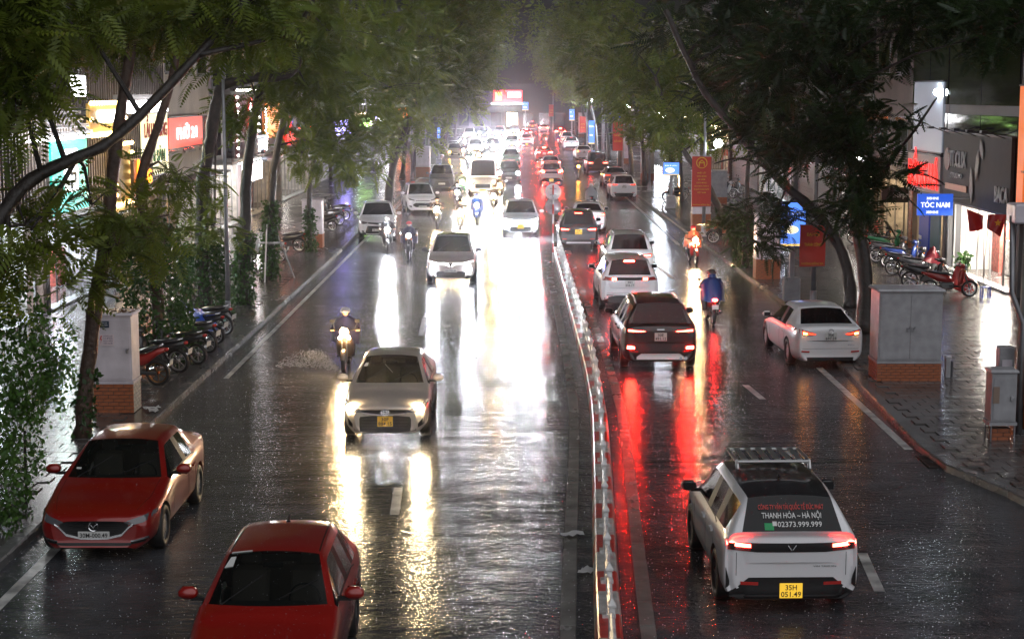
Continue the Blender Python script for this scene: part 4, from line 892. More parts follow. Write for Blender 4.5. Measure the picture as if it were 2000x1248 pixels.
def person(label, loc, rz, jacket, helmet, poncho=None, back=0, group=None):
    me = RIDER.copy(); me.materials.clear()
    for m_ in (jacket, M_skin, M_trou, M_blk): me.materials.append(m_)
    for p_ in me.polygons:
        c_ = p_.center; p_.material_index = 1 if (c_.z > 1.33 or (c_.x > .235 and c_.z > .94)) else (3 if c_.z < .44 else 2 if c_.z < .96 and not poncho else 0 if c_.z > .9 else 2)
    o = link(me, 'person'); a = Vector((math.cos(rz), math.sin(rz), 0)); o.location = Vector(loc) - a * back + Vector((0, 0, .05 if back else 0)); o.rotation_euler = (0, 0, rz); tag(o, label, 'person', group)
    if back:                                            # pillion arms rest on the rider in front
        pass
    h = MB(); vs = []; n = 14
    for i in range(6):
        t = R(90 - i * 20); rr = .128 * math.cos(t); z = 1.62 + .135 * math.sin(t)
        for k in range(n): vs.append((-.005 + rr * 1.1 * math.cos(2 * math.pi * k / n), rr * math.sin(2 * math.pi * k / n), z))
    h.add(vs, [(i * n + k, i * n + n + k, i * n + n + (k + 1) % n, i * n + (k + 1) % n) for i in range(5) for k in range(n)]); h.box((.135, 0, 1.635), (.07, .19, .012), ry=R(8)); h.v = [hunch(v_) for v_ in h.v]; h.build('helmet', helmet, o, True)
    e = MB()
    for sd in (1, -1): e.ball((.083, sd * .033, 1.625), .012, 6)
    e.v = [hunch(v_) for v_ in e.v]; e.build('eyes', M_blk, o)
    if poncho:
        secs = ((1.475, -.02, .075, .075), (1.43, -.05, .13, .16), (1.36, -.06, .17, .25), (1.22, -.02, .25, .35), (1.08, .0, .33, .40), (.92, -.03, .38, .41), (.76, -.06, .42, .40), (.66, -.07, .44, .41))
        n = 28; vs = []
        for i, (z, cx, rx_, ry_) in enumerate(secs):
            for k in range(n):
                t = 2 * math.pi * k / n; wv = 1 + .07 * (i / 7) * math.sin(5 * t + i * .4) + .045 * (i / 7) * math.sin(11 * t + 1 + i * .3)
                vs.append((cx + rx_ * wv * math.cos(t), ry_ * wv * math.sin(t), z + .03 * (i / 7) * math.sin(4 * t)))
        pb = MB(); pb.add(vs, [(i * n + k, i * n + n + k, i * n + n + (k + 1) % n, i * n + (k + 1) % n) for i in range(len(secs) - 1) for k in range(n)]); pb.v = [(x_, y_ * .86, z_) for x_, y_, z_ in [hunch(v_) for v_ in pb.v]]; pb.build('raincoat', poncho, o, True)
        hb = MB(); loft(hb, [(-.12, 0, 1.52, .05, .06, 1), (-.06, 0, 1.52, .11, .08, 1), (.02, 0, 1.49, .09, .05, 1)], 10); hb.v = [hunch(v_) for v_ in hb.v]; hb.build('hood', poncho, o, True)
    return o
def ride(kind, pcol, px, py, dirn, label, lamp=None, tail=None, yaw=0, who=None, pass_=None, z=0.0, group=None):
    b = bike_proto(kind, pcol, lamp, tail); a = R((-90 if dirn < 0 else 90) + yaw); g = gp(px, py, z); off = .66 if dirn < 0 else -.60
    b.location = (g.x - math.cos(a) * off, g.y - math.sin(a) * off, z); b.rotation_euler = (0, 0, a); b['label'] = label
    b['group'] = group or 'motorbikes in traffic'
    if who: person(who[0], b.location, a, who[1], who[2], who[3] if len(who) > 3 else None, group='riders')
    if pass_: person(pass_[0], b.location, a, pass_[1], pass_[2], pass_[3] if len(pass_) > 3 else None, back=.34, group='riders')
    return b
P_bk = paint('bike_black', (.02, .02, .022)); P_bgold = paint('bike_gold', (.14, .10, .07), .4); P_bred = paint('bike_red', (.38, .02, .015)); P_bblue = paint('bike_blue', (.02, .05, .25)); P_bwhite = paint('bike_white', (.5, .5, .5)); P_bgrey = paint('bike_grey', (.12, .12, .13), .4); P_bgreen = paint('bike_green', (.02, .22, .08))
ride('scooter', P_bgold, 672, 728, -1, 'gold scooter with warm headlamp splashing beside the beige taxi', M_bw, None, 0, ('rider in navy rain cape and pale helmet on the gold scooter', C_navy, H_w, C_navy))
ride('scooter', P_bk, 757, 494, -1, 'black scooter with blinding lamp beside the nearest parked white crossover', M_bh, None, 5, ('rider in dark coat behind the blinding lamp by the parked crossover', C_dark, H_w, C_dark))
ride('moped', P_bk, 798, 508, -1, 'black motorbike with small lamp ridden under a red helmet', M_drl, None, 0, ('rider with red helmet and dark rain cape', C_navy, H_r, C_navy))
ride('scooter', P_bgrey, 853, 446, -1, 'grey scooter with amber lamp in front of the small white suv', M_bw, None, 0, ('rider in brown coat in front of the parked small white suv', C_brown, H_k))
ride('scooter', P_bwhite, 899, 452, -1, 'pale scooter with warm low lamp, nearest in the middle pack', M_bw, None, 0, ('rider on the pale scooter at front of the middle pack', C_dark, H_k))
ride('moped', P_bk, 893, 408, -1, 'black motorbike with blinding white lamp in the middle pack', M_bh, None, 0, ('rider in black behind the blinding lamp in the middle pack', C_dark, H_k))
ride('scooter', P_bgreen, 902, 384, -1, 'green motor scooter with warm lamp next to the minibus', M_bw, None, 0, ('rider in green jacket and teal cape next to the minibus', C_green, H_k, C_green))
ride('scooter', P_bblue, 931, 438, -1, 'blue scooter with white lamp right of the middle pack', M_bh, None, 0, ('rider in pointed blue raincoat right of the middle pack', C_blue, H_b, C_blue))
ride('moped', P_bk, 964, 416, -1, 'dark motorbike with amber lamp left of the blinding white taxi', M_bw, None, 0, ('rider in dark jacket left of the blinding white taxi', C_brown, H_k))
ride('scooter', P_bk, 976, 392, -1, 'dark scooter with warm lamp just in front of the minibus corner', M_bw, None, 0, ('rider in brown raincoat in front of the minibus corner', C_brown, H_k, C_brown))
ride('scooter', P_bred, 1393, 634, 1, 'red scooter with lit tail lamp carrying two people', None, M_bt, 2, ('driver in dark jacket in front on the red scooter', C_dark, H_k), ('passenger under a blue rain cape on the red scooter', C_blue, H_k, C_blue))
ride('moped', P_bred, 1359, 518, -1, 'red motorbike with warm headlamp facing the viewer at right kerb', M_bw, None, 6, ('rider in orange raincoat facing the viewer at right kerb', C_orange, H_r, C_orange))
ride('scooter', P_bk, 1155, 412, 1, 'black scooter ahead of the half hidden white sedan', None, M_btail, 0, ('rider under a clear plastic cape ahead of the white sedan', C_dark, H_w, C_clear))
ride('moped', P_bk, 1130, 350, -1, 'motorbike with amber lamp facing the viewer between far lanes', M_amber, None, 4, ('rider in dark cape behind the amber lamp between far lanes', C_dark, H_k, C_dark))
ride('scooter', P_bblue, 1090, 285, 1, 'blue scooter far away between the red sedan and parked cars', None, M_bt, 0, ('rider in blue cape far away near the red sedan', C_blue, H_k, C_blue))
ride('scooter', P_bgreen, 1066, 282, 1, 'green scooter far away left of the blue one', None, M_bt, 0, ('rider in green far away left of the blue scooter', C_green, H_k, C_green))
for i, (px, py, cc) in enumerate(((915, 330, C_dark), (935, 322, C_brown), (962, 300, C_dark), (905, 312, C_navy), (975, 283, C_dark), (930, 290, C_dark))):
    w_ = ['left of the minibus roof', 'behind the minibus roof', 'behind the dark green taxi', 'at left rim of the glare', 'in the brightest glare', 'deep in the glare at left'][i]
    ride('scooter' if i % 2 else 'moped', P_bk, px, py, -1, 'dark motorbike with bright lamp ' + w_, M_bw if i in (1, 3) else M_bh, None, 0, ('rider silhouetted ' + w_, cc, H_k, cc))
# --- parked motorbikes
def park(kind, col, px, py, ang, label, end='f', group=None, z=KH, lean=-7):
    b = bike_proto(kind, col); a = R(ang); g = gp(px, py, z); off = .66 if end == 'f' else -.60
    b.location = (g.x - math.cos(a) * off, g.y - math.sin(a) * off, z); b.rotation_euler = (R(lean), 0, a); b['label'] = label; b['group'] = group; return b
G1 = 'motorbikes parked at left kerb beside the white cabinet'
for i, (k_, c_, px, py, an, lab) in enumerate((('sport', P_bred, 310, 752, 168, 'red and black sport motorbike with bronze rims right behind the white cabinet'), ('moped', P_bk, 350, 728, 160, 'black motorbike second in the row from the white cabinet'), ('scooter', P_bk, 388, 712, 157, 'black scooter with orange tail lamp third in the row from the white cabinet'), ('moped', P_bgrey, 408, 690, 155, 'grey motorbike fourth in the row, before the blue tarpaulin'), ('scooter', P_bk, 424, 672, 155, 'black scooter under the hanging end of the blue tarpaulin'), ('moped', P_bk, 440, 655, 155, 'black motorbike last in the row beside the metal pole'))):
    park(k_, c_, px, py, an, lab, 'r', G1)
G2 = 'motorbikes parked before the right-hand shops'
for i, (k_, c_, px, py, an, lab) in enumerate((('scooter', P_bred, 1893, 580, -12, 'red scooter under a red cover, nearest the lit shop door'), ('moped', P_bk, 1850, 566, -14, 'black motorbike next to the red covered scooter'), ('scooter', P_bgrey, 1838, 548, -14, 'grey scooter with maroon cover before the blue door'), ('moped', P_bk, 1812, 540, -16, 'black motorbike before the blue door'), ('scooter', P_bblue, 1798, 525, -16, 'blue scooter before the brick pillar'), ('moped', P_bgrey, 1775, 515, -18, 'grey motorbike in the middle of the right row'), ('scooter', P_bgreen, 1765, 500, -18, 'green scooter in the right row'), ('moped', P_bk, 1745, 492, -18, 'black motorbike behind the green scooter'), ('scooter', P_bred, 1722, 478, -20, 'red scooter at far end of the right row'))):
    park(k_, c_, px, py, an, lab, 'f', G2)
park('moped', P_bk, 1393, 476, 178, 'black motorbike under a red cover beside the brick based cabinet', 'f', 'motorbikes parked along right pavement')
for i, (px, py) in enumerate(((1432, 388), (1415, 382), (1448, 380), (1428, 370), (1402, 372), (1300, 392))):
    park('scooter' if i % 2 else 'moped', (P_bwhite, P_bblue, P_bk)[i % 3], px, py, (-25, 10, -20, 5, -15, 200)[i], ['white motorbike in the far right cluster, nearest', 'blue scooter in the far right cluster, left of the white one', 'black motorbike in the far right cluster, rightmost', 'white scooter in the far right cluster, behind the nearest', 'blue motorbike at left end of the far right cluster', 'black scooter at right kerb behind the grey pedestal'][i], 'f', 'motorbikes parked along right pavement')
for i, (px, py, k_, c_) in enumerate(((548, 512, 'scooter', P_bwhite), (585, 492, 'moped', P_bk), (650, 452, 'scooter', P_bk), (664, 440, 'moped', P_bgrey), (676, 430, 'scooter', P_bk), (470, 560, 'scooter', P_bk), (435, 530, 'moped', P_bwhite), (420, 552, 'scooter', P_bgrey))):
    park(k_, c_, px, py, (165, 170, 160, 158, 160, 175, 185, 170)[i], ['white scooter between ivy trunks on left pavement', 'black motorbike left of the second brick based cabinet', 'black scooter right of the second brick based cabinet', 'grey motorbike behind the nearest parked crossover', 'black scooter farthest behind the parked crossover', 'black scooter behind the third ivy trunk', 'white motorbike by the shop front behind the metal pole', 'grey scooter by the ivy bush left of the metal pole'][i], 'r', 'motorbikes on left pavement')
# covers thrown over bikes
def drape(name, label, cat, pts_px, Y, m, thick=.012, sag=.0):
    """a cloth quad between four pixels at given distances"""
    P = [at(px, py, yy) for (px, py, yy) in pts_px]; n = 9; vs = []
    for i in range(n):
        for j in range(n):
            u, v = i / (n - 1), j / (n - 1); p_ = P[0] * (1 - u) * (1 - v) + P[1] * u * (1 - v) + P[2] * u * v + P[3] * (1 - u) * v
            p_.z += -sag * 4 * u * (1 - u) + .03 * math.sin(9 * v + 3 * u) + .02 * math.sin(13 * u); p_.y += .05 * math.sin(8 * u + 4 * v); vs.append(p_)
    fs = [(i * n + j, i * n + n + j, i * n + n + j + 1, i * n + j + 1) for i in range(n - 1) for j in range(n - 1)]
    mb = MB(); k = len(vs); mb.add(vs + [v + Vector((0, thick, -thick)) for v in vs], fs + [tuple(reversed([q + k for q in f])) for f in fs]); o = mb.build(name, m, None, True); return tag(o, label, cat)
yb = gp(400, 690).y
drape('tarpaulin', 'blue tarpaulin stretched over the parked motorbikes by left kerb', 'tarpaulin', ((352, 586, 43.6), (392, 604, 44.6), (434, 640, 45.6), (388, 636, 43.8)), 0, cloth('tarp_blue', (.02, .10, .55)), sag=.10)
y1 = gp(1880, 575).y
drape('bike_cover', 'red cloth cover over scooter nearest the lit shop door', 'cover', ((1868, 520, y1 + .3), (1880, 518, y1 + .3), (1908, 580, y1 - .2), (1852, 562, y1 - .1)), 0, C_red, sag=-.06)
drape('bike_cover', 'maroon cover over grey scooter before the blue door', 'cover', ((1816, 488, y1 + 2.4), (1828, 485, y1 + 2.4), (1843, 520, y1 + 1.9), (1800, 512, y1 + 2.0)), 0, cloth('maroon', (.20, .02, .03)), sag=-.06)
y2 = gp(1410, 470).y
drape('bike_cover', 'red cover over the motorbike beside the brick based cabinet', 'cover', ((1398, 437, y2 + .2), (1418, 434, y2 + .2), (1432, 458, y2), (1392, 456, y2)), 0, C_orange, sag=-.06)
# ------------------------------------------------------------------ street furniture
M_cabw = mat('cabinet_white', (.68, .63, .69), .35, bump=(12, .15, .01), vary=(2.5, .8, 1.08)); M_cabg = mat('cabinet_grey', (.34, .34, .36), .4, bump=(30, .2, .004), vary=(4, .8, 1.1)); M_brick = mat('orange_brick', (.36, .11, .045), .4, vary=(6, .7, 1.15), bump=(30, .3, .004)); M_mort = mat('mortar', (.10, .08, .07), .6); M_brickw = mat('whitewashed_brick', (.42, .42, .40), .45, vary=(6, .6, 1.1))
M_steel = mat('galvanised_steel', (.32, .32, .34), .35, .7, vary=(3, .7, 1.1)); M_conc = mat('concrete', (.22, .22, .22), .5, vary=(3, .7, 1.15)); M_dkmetal = mat('dark_metal', (.04, .04, .045), .4, .5); M_black = mat('black', (.012, .012, .012), .4)
def bricks(root, x0, x1, y0, y1, h, base_m=M_brick, side_m=None, course=.075, ln=.22):
    core = MB(); core.box(((x0 + x1) / 2, (y0 + y1) / 2, h / 2), (x1 - x0 - .03, y1 - y0 - .03, h - .004)); core.build('brick_core', M_mort, root)
    nz = max(2, int(round(h / course))); ch = h / nz; cache = {}
    for iz in range(nz):
        for face in range(4):
            wd = (x1 - x0) if face % 2 == 0 else (y1 - y0); u = -.0 if iz % 2 else -ln / 2
            if face % 2: wd -= .10
            while u < wd - .01:
                a, b = max(u, 0), min(u + ln, wd)
                if b - a > .03:
                    l = round(b - a - .012, 3); mt = (side_m or base_m) if face % 2 else base_m; key = (l, face % 2, mt.name)
                    if key not in cache:
                        mb = MB(); mb.box((0, 0, 0), (l, .05, ch - .012) if face % 2 == 0 else (.05, l, ch - .012), bev=.004); cache[key] = mb.mesh('brick', mt)
                    c_ = (a + b) / 2
                    p_ = ((x0 + c_, y0 + .025), (x1 - .025, y0 + .05 + c_), (x0 + c_, y1 - .025), (x0 + .025, y0 + .05 + c_))[face]
                    link(cache[key], 'brick', root, (p_[0] + random.uniform(-.002, .002), p_[1] + random.uniform(-.002, .002), (iz + .5) * ch))
                u += ln
def cabinet(px0, px1, pyb, pyt, label, m, depth=.7, bh=.5, doors=1, side=None, name='electric_cabinet', group=None, brk=True, over=.03):
    a, b = gp(px0, pyb, KH), gp(px1, pyb, KH); w = b.x - a.x; s_ = FPX / (a.y); hgt = (pyb - pyt) / s_ * 1.0
    root = thing(name, label, 'cabinet', (a.x, a.y, KH - .01), 0, group)
    if brk: bricks(root, 0, w, 0, depth, bh, M_brick, side)
    mb = MB(); mb.box((w / 2, depth / 2, bh + .03), (w + .02, depth + .02, .06)); mb.build('plinth', m, root)
    mb = MB(); mb.box((w / 2, depth / 2, bh + .06 + (hgt - bh - .06) / 2), (w - .03, depth - .03, hgt - bh - .06), bev=.012); mb.build('case', m, root)
    mb = MB(); mb.box((w / 2, depth / 2, hgt + .03), (w + 2 * over, depth + 2 * over, .07), bev=.02, taper=.97); mb.build('roof', m, root)
    for k in range(doors):
        dw = (w - .10) / doors; x = .05 + dw * k
        mb = MB(); mb.box((x + dw / 2, .012, bh + .10 + (hgt - bh - .18) / 2), (dw - .008, .022, hgt - bh - .18), bev=.005); d_ = mb.build('door', m, root)
        mb = MB(); hx = x + (dw - .06 if k == 0 else .06); mb.box((hx, -.012, bh + .1 + (hgt - bh) * .42), (.05, .035, .10), bev=.01); mb.tube([(hx, -.03, bh + .1 + (hgt - bh) * .42), (hx + .05, -.035, bh + .1 + (hgt - bh) * .46)], .012, 5); mb.build('handle', M_steel, d_)
    return root, w, hgt
r_, w_, h_ = cabinet(182, 262, 806, 612, 'white electric cabinet on an orange brick base behind the leaning trunk at left kerb', M_cabw, .75, .62, 1, M_brickw)
mb = MB(); mb.box((w_ * .33, -.012, h_ - .17), (.22, .012, .14)); s1 = mb.build('name_plate', mat('plate_navy', (.02, .04, .08), .4), r_); text('ĐIỆN LỰC', M_txw, s1, (w_ * .33, -.021, h_ - .15), (1, 0, 0), (0, 0, 1), .028, .15); text('HOÀN KIẾM', M_txw, s1, (w_ * .33, -.021, h_ - .20), (1, 0, 0), (0, 0, 1), .028, .16)
mb = MB(); mb.box((w_ * .37, -.012, h_ - .50), (.34, .012, .24)); s1 = mb.build('warning_sign', mat('sign_pale_pink', (.72, .62, .66), .45), r_)
for k, t in enumerate(('DỪNG LẠI', 'CÓ ĐIỆN', 'NGUY HIỂM', 'CHẾT NGƯỜI')): text(t, mat('sign_ink', (.12, .08, .2), .5), s1, (w_ * .42, -.021, h_ - .43 - k * .052), (1, 0, 0), (0, 0, 1), .032, .19)
z_ = h_ - .50; mb = MB(); mb.add([(w_ * .25, -.022, z_ + .09), (w_ * .22, -.022, z_), (w_ * .26, -.022, z_ + .01), (w_ * .23, -.022, z_ - .09), (w_ * .285, -.022, z_ + .03), (w_ * .25, -.022, z_ + .025), (w_ * .285, -.022, z_ + .09)], [(0, 1, 2, 5, 6), (2, 3, 4, 5)]); mb.build('lightning_mark', mat('ink_red', (.6, .05, .04), .5), s1)
mb = MB()
for k in range(90): mb.box((random.uniform(0, w_), random.uniform(0, .7), h_ + .075), (.05, .03, .008), rz=random.uniform(0, 3))
tag(mb.build('leaf_litter', mat('dead_leaves', (.16, .07, .02), .6), r_), kind='stuff')
cabinet(1712, 1838, 744, 566, 'large grey double-door cabinet on a low brick base on right pavement', M_cabg, .95, .42, 2, M_brick, over=.05)
cabinet(1476, 1524, 545, 420, 'pale cabinet on orange bricks left of the blue lightbox', M_cabw, .8, .72, 1, M_brick); cabinet(1352, 1388, 452, 336, 'pale cabinet on orange bricks behind the red vertical banner', M_cabw, .8, .85, 1, M_brick)
cabinet(590, 630, 484, 392, 'white cabinet on orange bricks among ivy trunks on left pavement', M_cabw, .8, .6, 1, M_brick); cabinet(812, 840, 346, 288, 'white cabinet on orange bricks far along left pavement', M_cabw, .8, .8, 1, M_brick)
cabinet(1252, 1278, 352, 290, 'beige cabinet far along right pavement beyond the parked cars', mat('cabinet_beige', (.36, .33, .29), .4), .8, .5, 1); cabinet(1206, 1228, 320, 262, 'tall pale cabinet behind the parked black wagon', M_cabw, .8, .5, 1); cabinet(1130, 1146, 268, 222, 'pale cabinet beyond the farthest parked suv', M_cabw, .8, .5, 1); cabinet(1380, 1420, 398, 335, 'grey cabinet behind the string-light trunk', M_cabg, .8, .4, 1)
# small meter box on stand at right edge and the post with boxes
r_, w_, h_ = cabinet(1932, 1984, 862, 724, 'small grey meter box on a steel stand over brick at right edge', M_cabg, .45, .32, 1, name='meter_box', brk=False, over=.02)
for x in (.03, w_ - .03):
    for y_ in (.03, .42): MB().tube([(x, y_, 0), (x, y_, .33)], .018, 5).build('leg', M_steel, r_)
bricks(r_, .08, w_ - .06, .12, .36, .24)
mb = MB(); mb.box((w_ * .2, -.006, h_ - .42), (.12, .012, .32)); mb.build('notice', mat('paper_brown', (.25, .18, .14), .6), r_)
g = gp(1992, 850, KH); post = thing('utility_post', 'thick utility post with pipes and boxes at right edge', 'post', (g.x + .12, g.y + .3, KH))
mb = MB(); mb.tube([(0, 0, -.1), (0, 0, 4.6)], [.14, .11], 12); mb.build('shaft', M_conc, post, True)
mb = MB(); mb.tube([(-.10, -.14, 0), (-.10, -.14, 2.2), (-.34, -.12, 2.8), (-.38, -.1, 4.3)], .055, 8); mb.build('pipe', M_steel, post, True); mb = MB(); mb.tube([(.02, -.17, .1), (.0, -.17, 1.6)], .05, 8); mb.build('orange_conduit', mat('orange_plastic', (.55, .12, .02), .4), post, True)
mb = MB(); mb.box((-.28, .35, 1.30), (.30, .30, .75), bev=.02); bx_ = mb.build('meter_case', M_cabg, post); mb = MB(); mb.box((-.28, .19, 1.22), (.2, .02, .4), bev=.005); mb.build('meter_door', M_cabw, bx_)
mb = MB(); mb.box((-.10, -.1, 4.35), (.62, .6, .38), bev=.03); mb.build('top_box', M_cabw, post)
# bollard next to the grey cabinet
g = gp(1850, 738, KH); b_ = thing('service_post', 'short grey service post beside the large grey cabinet', 'post', (g.x, g.y, KH)); mb = MB(); mb.box((0, 0, .25), (.12, .12, .5), bev=.02); mb.build('shaft', M_cabg, b_); mb = MB(); mb.box((.04, .03, .20), (.16, .10, .38), bev=.01, rz=.3); mb.build('cover', M_dkmetal, b_); mb = MB(); mb.box((0, 0, .51), (.14, .14, .03)); mb.build('cap', M_cabw, b_)
# lamp standards with globe, banners
M_globe = emit('globe_lamp', (.92, .95, 1.), 26.); M_ban = mat('banner_red', (.52, .035, .02), .5, bump=(3, .6, .05)); M_bany = mat('banner_yellow', (.72, .42, .03), .5)
def standard(px, pyb, label, top=7.5, arms=((.45, 4.6),), banner=None, lab_b=None, group='street lamp standards', r=.075):
    g = gp(px, pyb, KH); root = thing('lamp_standard', label, 'lamp post', (g.x, g.y, KH), 0, group)
    mb = MB(); mb.tube([(0, 0, 0), (0, 0, top * .4), (0, 0, top)], [r * 1.25, r, r * .75], 10); mb.build('pole', M_steel, root, True); mb = MB(); mb.lathe([(r * 2.2, 0), (r * 2.2, .05), (r * 1.5, .10), (r * 1.4, .5), (r, .55)], 12); mb.build('base', M_steel, root)
    for (ax, az) in arms:
        mb = MB(); mb.tube([(0, 0, az - .25), (ax * .7, 0, az - .22), (ax, 0, az - .12)], .02, 6); mb.build('arm', M_steel, root); mb = MB(); mb.ball((ax, 0, az + .08), .21, 14); gl = mb.build('globe', M_globe, root, True); mb = MB(); mb.lathe([(.0, az - .14), (.09, az - .14), (.11, az - .06), (.0, az - .05)], 10, c=(ax, 0, 0)); mb.build('collar', M_dkmetal, gl)
    return root
def banner(px0, px1, py0, py1, Y, label, lines, emblem=False):
    a, b = at(px0, py0, Y), at(px1, py1, Y); w, h = b.x - a.x, a.z - b.z; root = thing('street_banner', label, 'banner', ((a.x + b.x) / 2, Y, b.z), 0, 'red street banners'); n = 12; vs = []
    for j in range(n + 1):
        for i in range(5):
            u, v = i / 4 - .5, j / n; vs.append((u * w * (1 + .01 * math.sin(7 * v)), .03 * math.sin(6 * v + 3 * u) - .0, v * h))
    fs = [(j * 5 + i, j * 5 + i + 1, j * 5 + 6 + i, j * 5 + 5 + i) for j in range(n) for i in range(4)]; mb = MB(); k = len(vs); mb.add(vs + [(x, y_ + .012, z) for x, y_, z in vs], fs + [tuple(q + k for q in reversed(f)) for f in fs]); cl = mb.build('cloth', M_ban, root, True)
    for z in (0, h): mb = MB(); mb.tube([(-w / 2 - .02, .01, z), (w / 2 + .02, .01, z)], .016, 6); mb.build('rod', M_steel, root)
    for (t, v, hh, wf) in lines: text(t, M_bany, root, (0, -.05, h * v), (1, 0, 0), (0, 0, 1), h * hh, w * wf, bold=.02)
    if emblem:
        mb = MB(); c_ = (0, -.055, h * .875); rr = w * .27
        mb.tube([(rr * math.cos(t), -.055, h * .875 + rr * math.sin(t)) for t in np.linspace(0, 2 * math.pi, 25)], w * .022, 5, cap=False)
        for s_ in (-.5, .5): mb.tube([(s_ * rr, -.055, h * .875 - rr * .6), (s_ * rr * .9, -.055, h * .875 + rr * .1), (0, -.055, h * .875 + rr * .5)], w * .03, 5)
        mb.tube([(-rr * .6, -.055, h * .875), (rr * .6, -.055, h * .875)], w * .03, 5); mb.build('emblem', M_bany, root)
    return root
Yb = gp(1374, 462, KH).y
standard(1374, 462, 'lamp post with glowing globe carrying the tall red banner', 6.6, ((.62, 4.25),)); banner(1352, 1388, 306, 404, Yb - .14, 'tall red banner with round yellow emblem and lines of yellow text', (('NHIỆT LIỆT', .66, .028, .45), ('CHÀO MỪNG', .595, .028, .50), ('80 NĂM', .53, .028, .36), ('CÁCH MẠNG', .465, .028, .55), ('CÁCH MẠNG THÁNG 8', .40, .026, .74), ('VÀ QUỐC KHÁNH NƯỚC', .335, .026, .80), ('VIỆT NAM', .27, .028, .45), ('PHƯỜNG ĐỐNG ĐA', .03, .022, .86)), True)
Yc = gp(1588, 600, KH).y
standard(1588, 600, 'lamp post carrying the red banner above the parked white sedan', 8.5, ()); banner(1563, 1611, 440, 521, Yc - .14, 'red banner with yellow lettering above the parked white sedan', (('ĐẠI HỘI', .74, .075, .5), ('THÀNH CÔNG', .50, .075, .66), ('PHƯỜNG ĐỐNG ĐA', .05, .05, .86)))
for (px, pyb, x0, x1, t0, t1, lab) in ((1216, 345, 1197, 1216, 238, 295, 'faded red banner far along right pavement, second from the junction'), (1146, 290, 1132, 1144, 228, 260, 'small red banner far up the right pavement'), (1080, 258, 1072, 1081, 205, 228, 'smallest red banner near the junction')):
    banner(x0, x1, t0, t1, gp(px, pyb, KH).y - .2, lab, (('CHÀO MỪNG', .5, .06, .7), ('QUỐC KHÁNH', .3, .06, .7)))
    standard(px, pyb, 'lamp post holding the ' + lab, 6.5, ((.5, 5.6),) if px > 1100 else ())
standard(1176, 318, 'lamp post with glowing globe near the blue direction sign', 6.8, ((-.3, 6.2),)); standard(446, 622, 'plain steel pole beside the blue tarpaulin on left pavement', 7.5, (), r=.06); standard(1268, 372, 'lamp post behind the parked white tall hatchback', 7, ()); standard(805, 350, 'pair-armed pole far along left pavement', 7.0, ())
# lightboxes
def lightbox(px0, px1, py0, py1, pyb, label, words, s=.5):
    Y = gp((px0 + px1) / 2, pyb).y; a, b = at(px0, py0, Y), at(px1, py1, Y); w, h = b.x - a.x, a.z - b.z; root = thing('advert_lightbox', label, 'lightbox', ((a.x + b.x) / 2, Y, KH), 0, 'pole mounted lightboxes'); z0 = b.z - KH
    mb = MB(); mb.box((0, .06, z0 + h / 2), (w + .08, .16, h + .08), bev=.02); fr = mb.build('frame', M_dkmetal, root); mb = MB(); mb.box((0, -.03, z0 + h / 2), (w, .02, h)); mb.build('panel', emit('lightbox_blue', (.10, .27, 1.), s), root); mb = MB(); mb.box((0, -.044, z0 + h * .03), (w, .01, h * .05)); mb.build('yellow_band', emit('lightbox_yellow', (1., .62, .12), s), root)
    mb = MB(); mb.box((0, .06, z0 / 2), (.16, .14, z0), bev=.02); mb.build('stem', M_steel, root); mb = MB(); mb.box((0, .06, .38), (.52, .40, .76), bev=.03); mb.build('pedestal', M_cabg, root); mb = MB(); mb.lathe([(0, -.002), (w * .3, -.002), (w * .3, .01), (0, .01)], 20, c=(-w * .08, -.05, z0 + h * .38), axis='Y')
    for v in mb.v[:]: pass
    mb.v = [(x, y_, z0 + h * .38 + (z - z0 - h * .38) * .55) for x, y_, z in mb.v]; el = mb.build('logo_oval', emit('lightbox_cream', (1., .85, .55), s), root)
    for i, t in enumerate(words): text(t, emit('lightbox_text', (.95, .97, 1.), s * 1.2), root, (0, -.048, z0 + h * (.72 - .14 * i)), (1, 0, 0), (0, 0, 1), h * .08, w * .8)
lightbox(1526, 1572, 396, 481, 596, 'tall blue lightbox on a grey pedestal left of the near red banner', ('SÀI GÒN',)); lightbox(1296, 1326, 318, 342, 412, 'blue lightbox on a grey pedestal by the string-light trunk', ('BIA',)); lightbox(1150, 1161, 236, 282, 318, 'narrow blue lightbox near the glowing globe', ('BIA',)); lightbox(1112, 1122, 214, 236, 285, 'small blue lightbox far right of the junction', ('BIA',)); lightbox(854, 860, 250, 272, 330, 'narrow blue lightbox far along left pavement', ('BIA',)); lightbox(1020, 1032, 200, 216, 262, 'blue lightbox below the lit red shop sign at the junction', ('BIA',), 1.2)
# direction sign
Y = gp(1176, 318).y; a, b = at(1184, 213, Y), at(1212, 232, Y); ds = thing('direction_sign', 'blue direction sign with white arrow above the parked row', 'road sign', ((a.x + b.x) / 2, Y - .3, b.z)); w, h = b.x - a.x, a.z - b.z
mb = MB(); mb.box((0, 0, h / 2), (w, .04, h), bev=.01); mb.build('panel', mat('sign_blue', (.01, .03, .5), .35), ds); mb = MB(); mb.box((-w * .18, -.03, h * .45), (.07, .012, h * .6)); mb.add([(-w * .18 - .16, -.03, h * .7), (-w * .18 + .16, -.03, h * .7), (-w * .18, -.03, h * .92)], [(0, 1, 2)]); mb.build('arrow', M_txw, ds); mb = MB(); mb.tube([(-w / 2 - .2, .1, h * .5), (w / 2, .1, h * .5)], .04, 6); mb.build('bracket', M_steel, ds); mb = MB(); mb.tube([(-w / 2 - .2, .1, h * .5), (-w / 2 - .2, .1, -b.z)], .07, 8); mb.build('post', M_steel, ds)
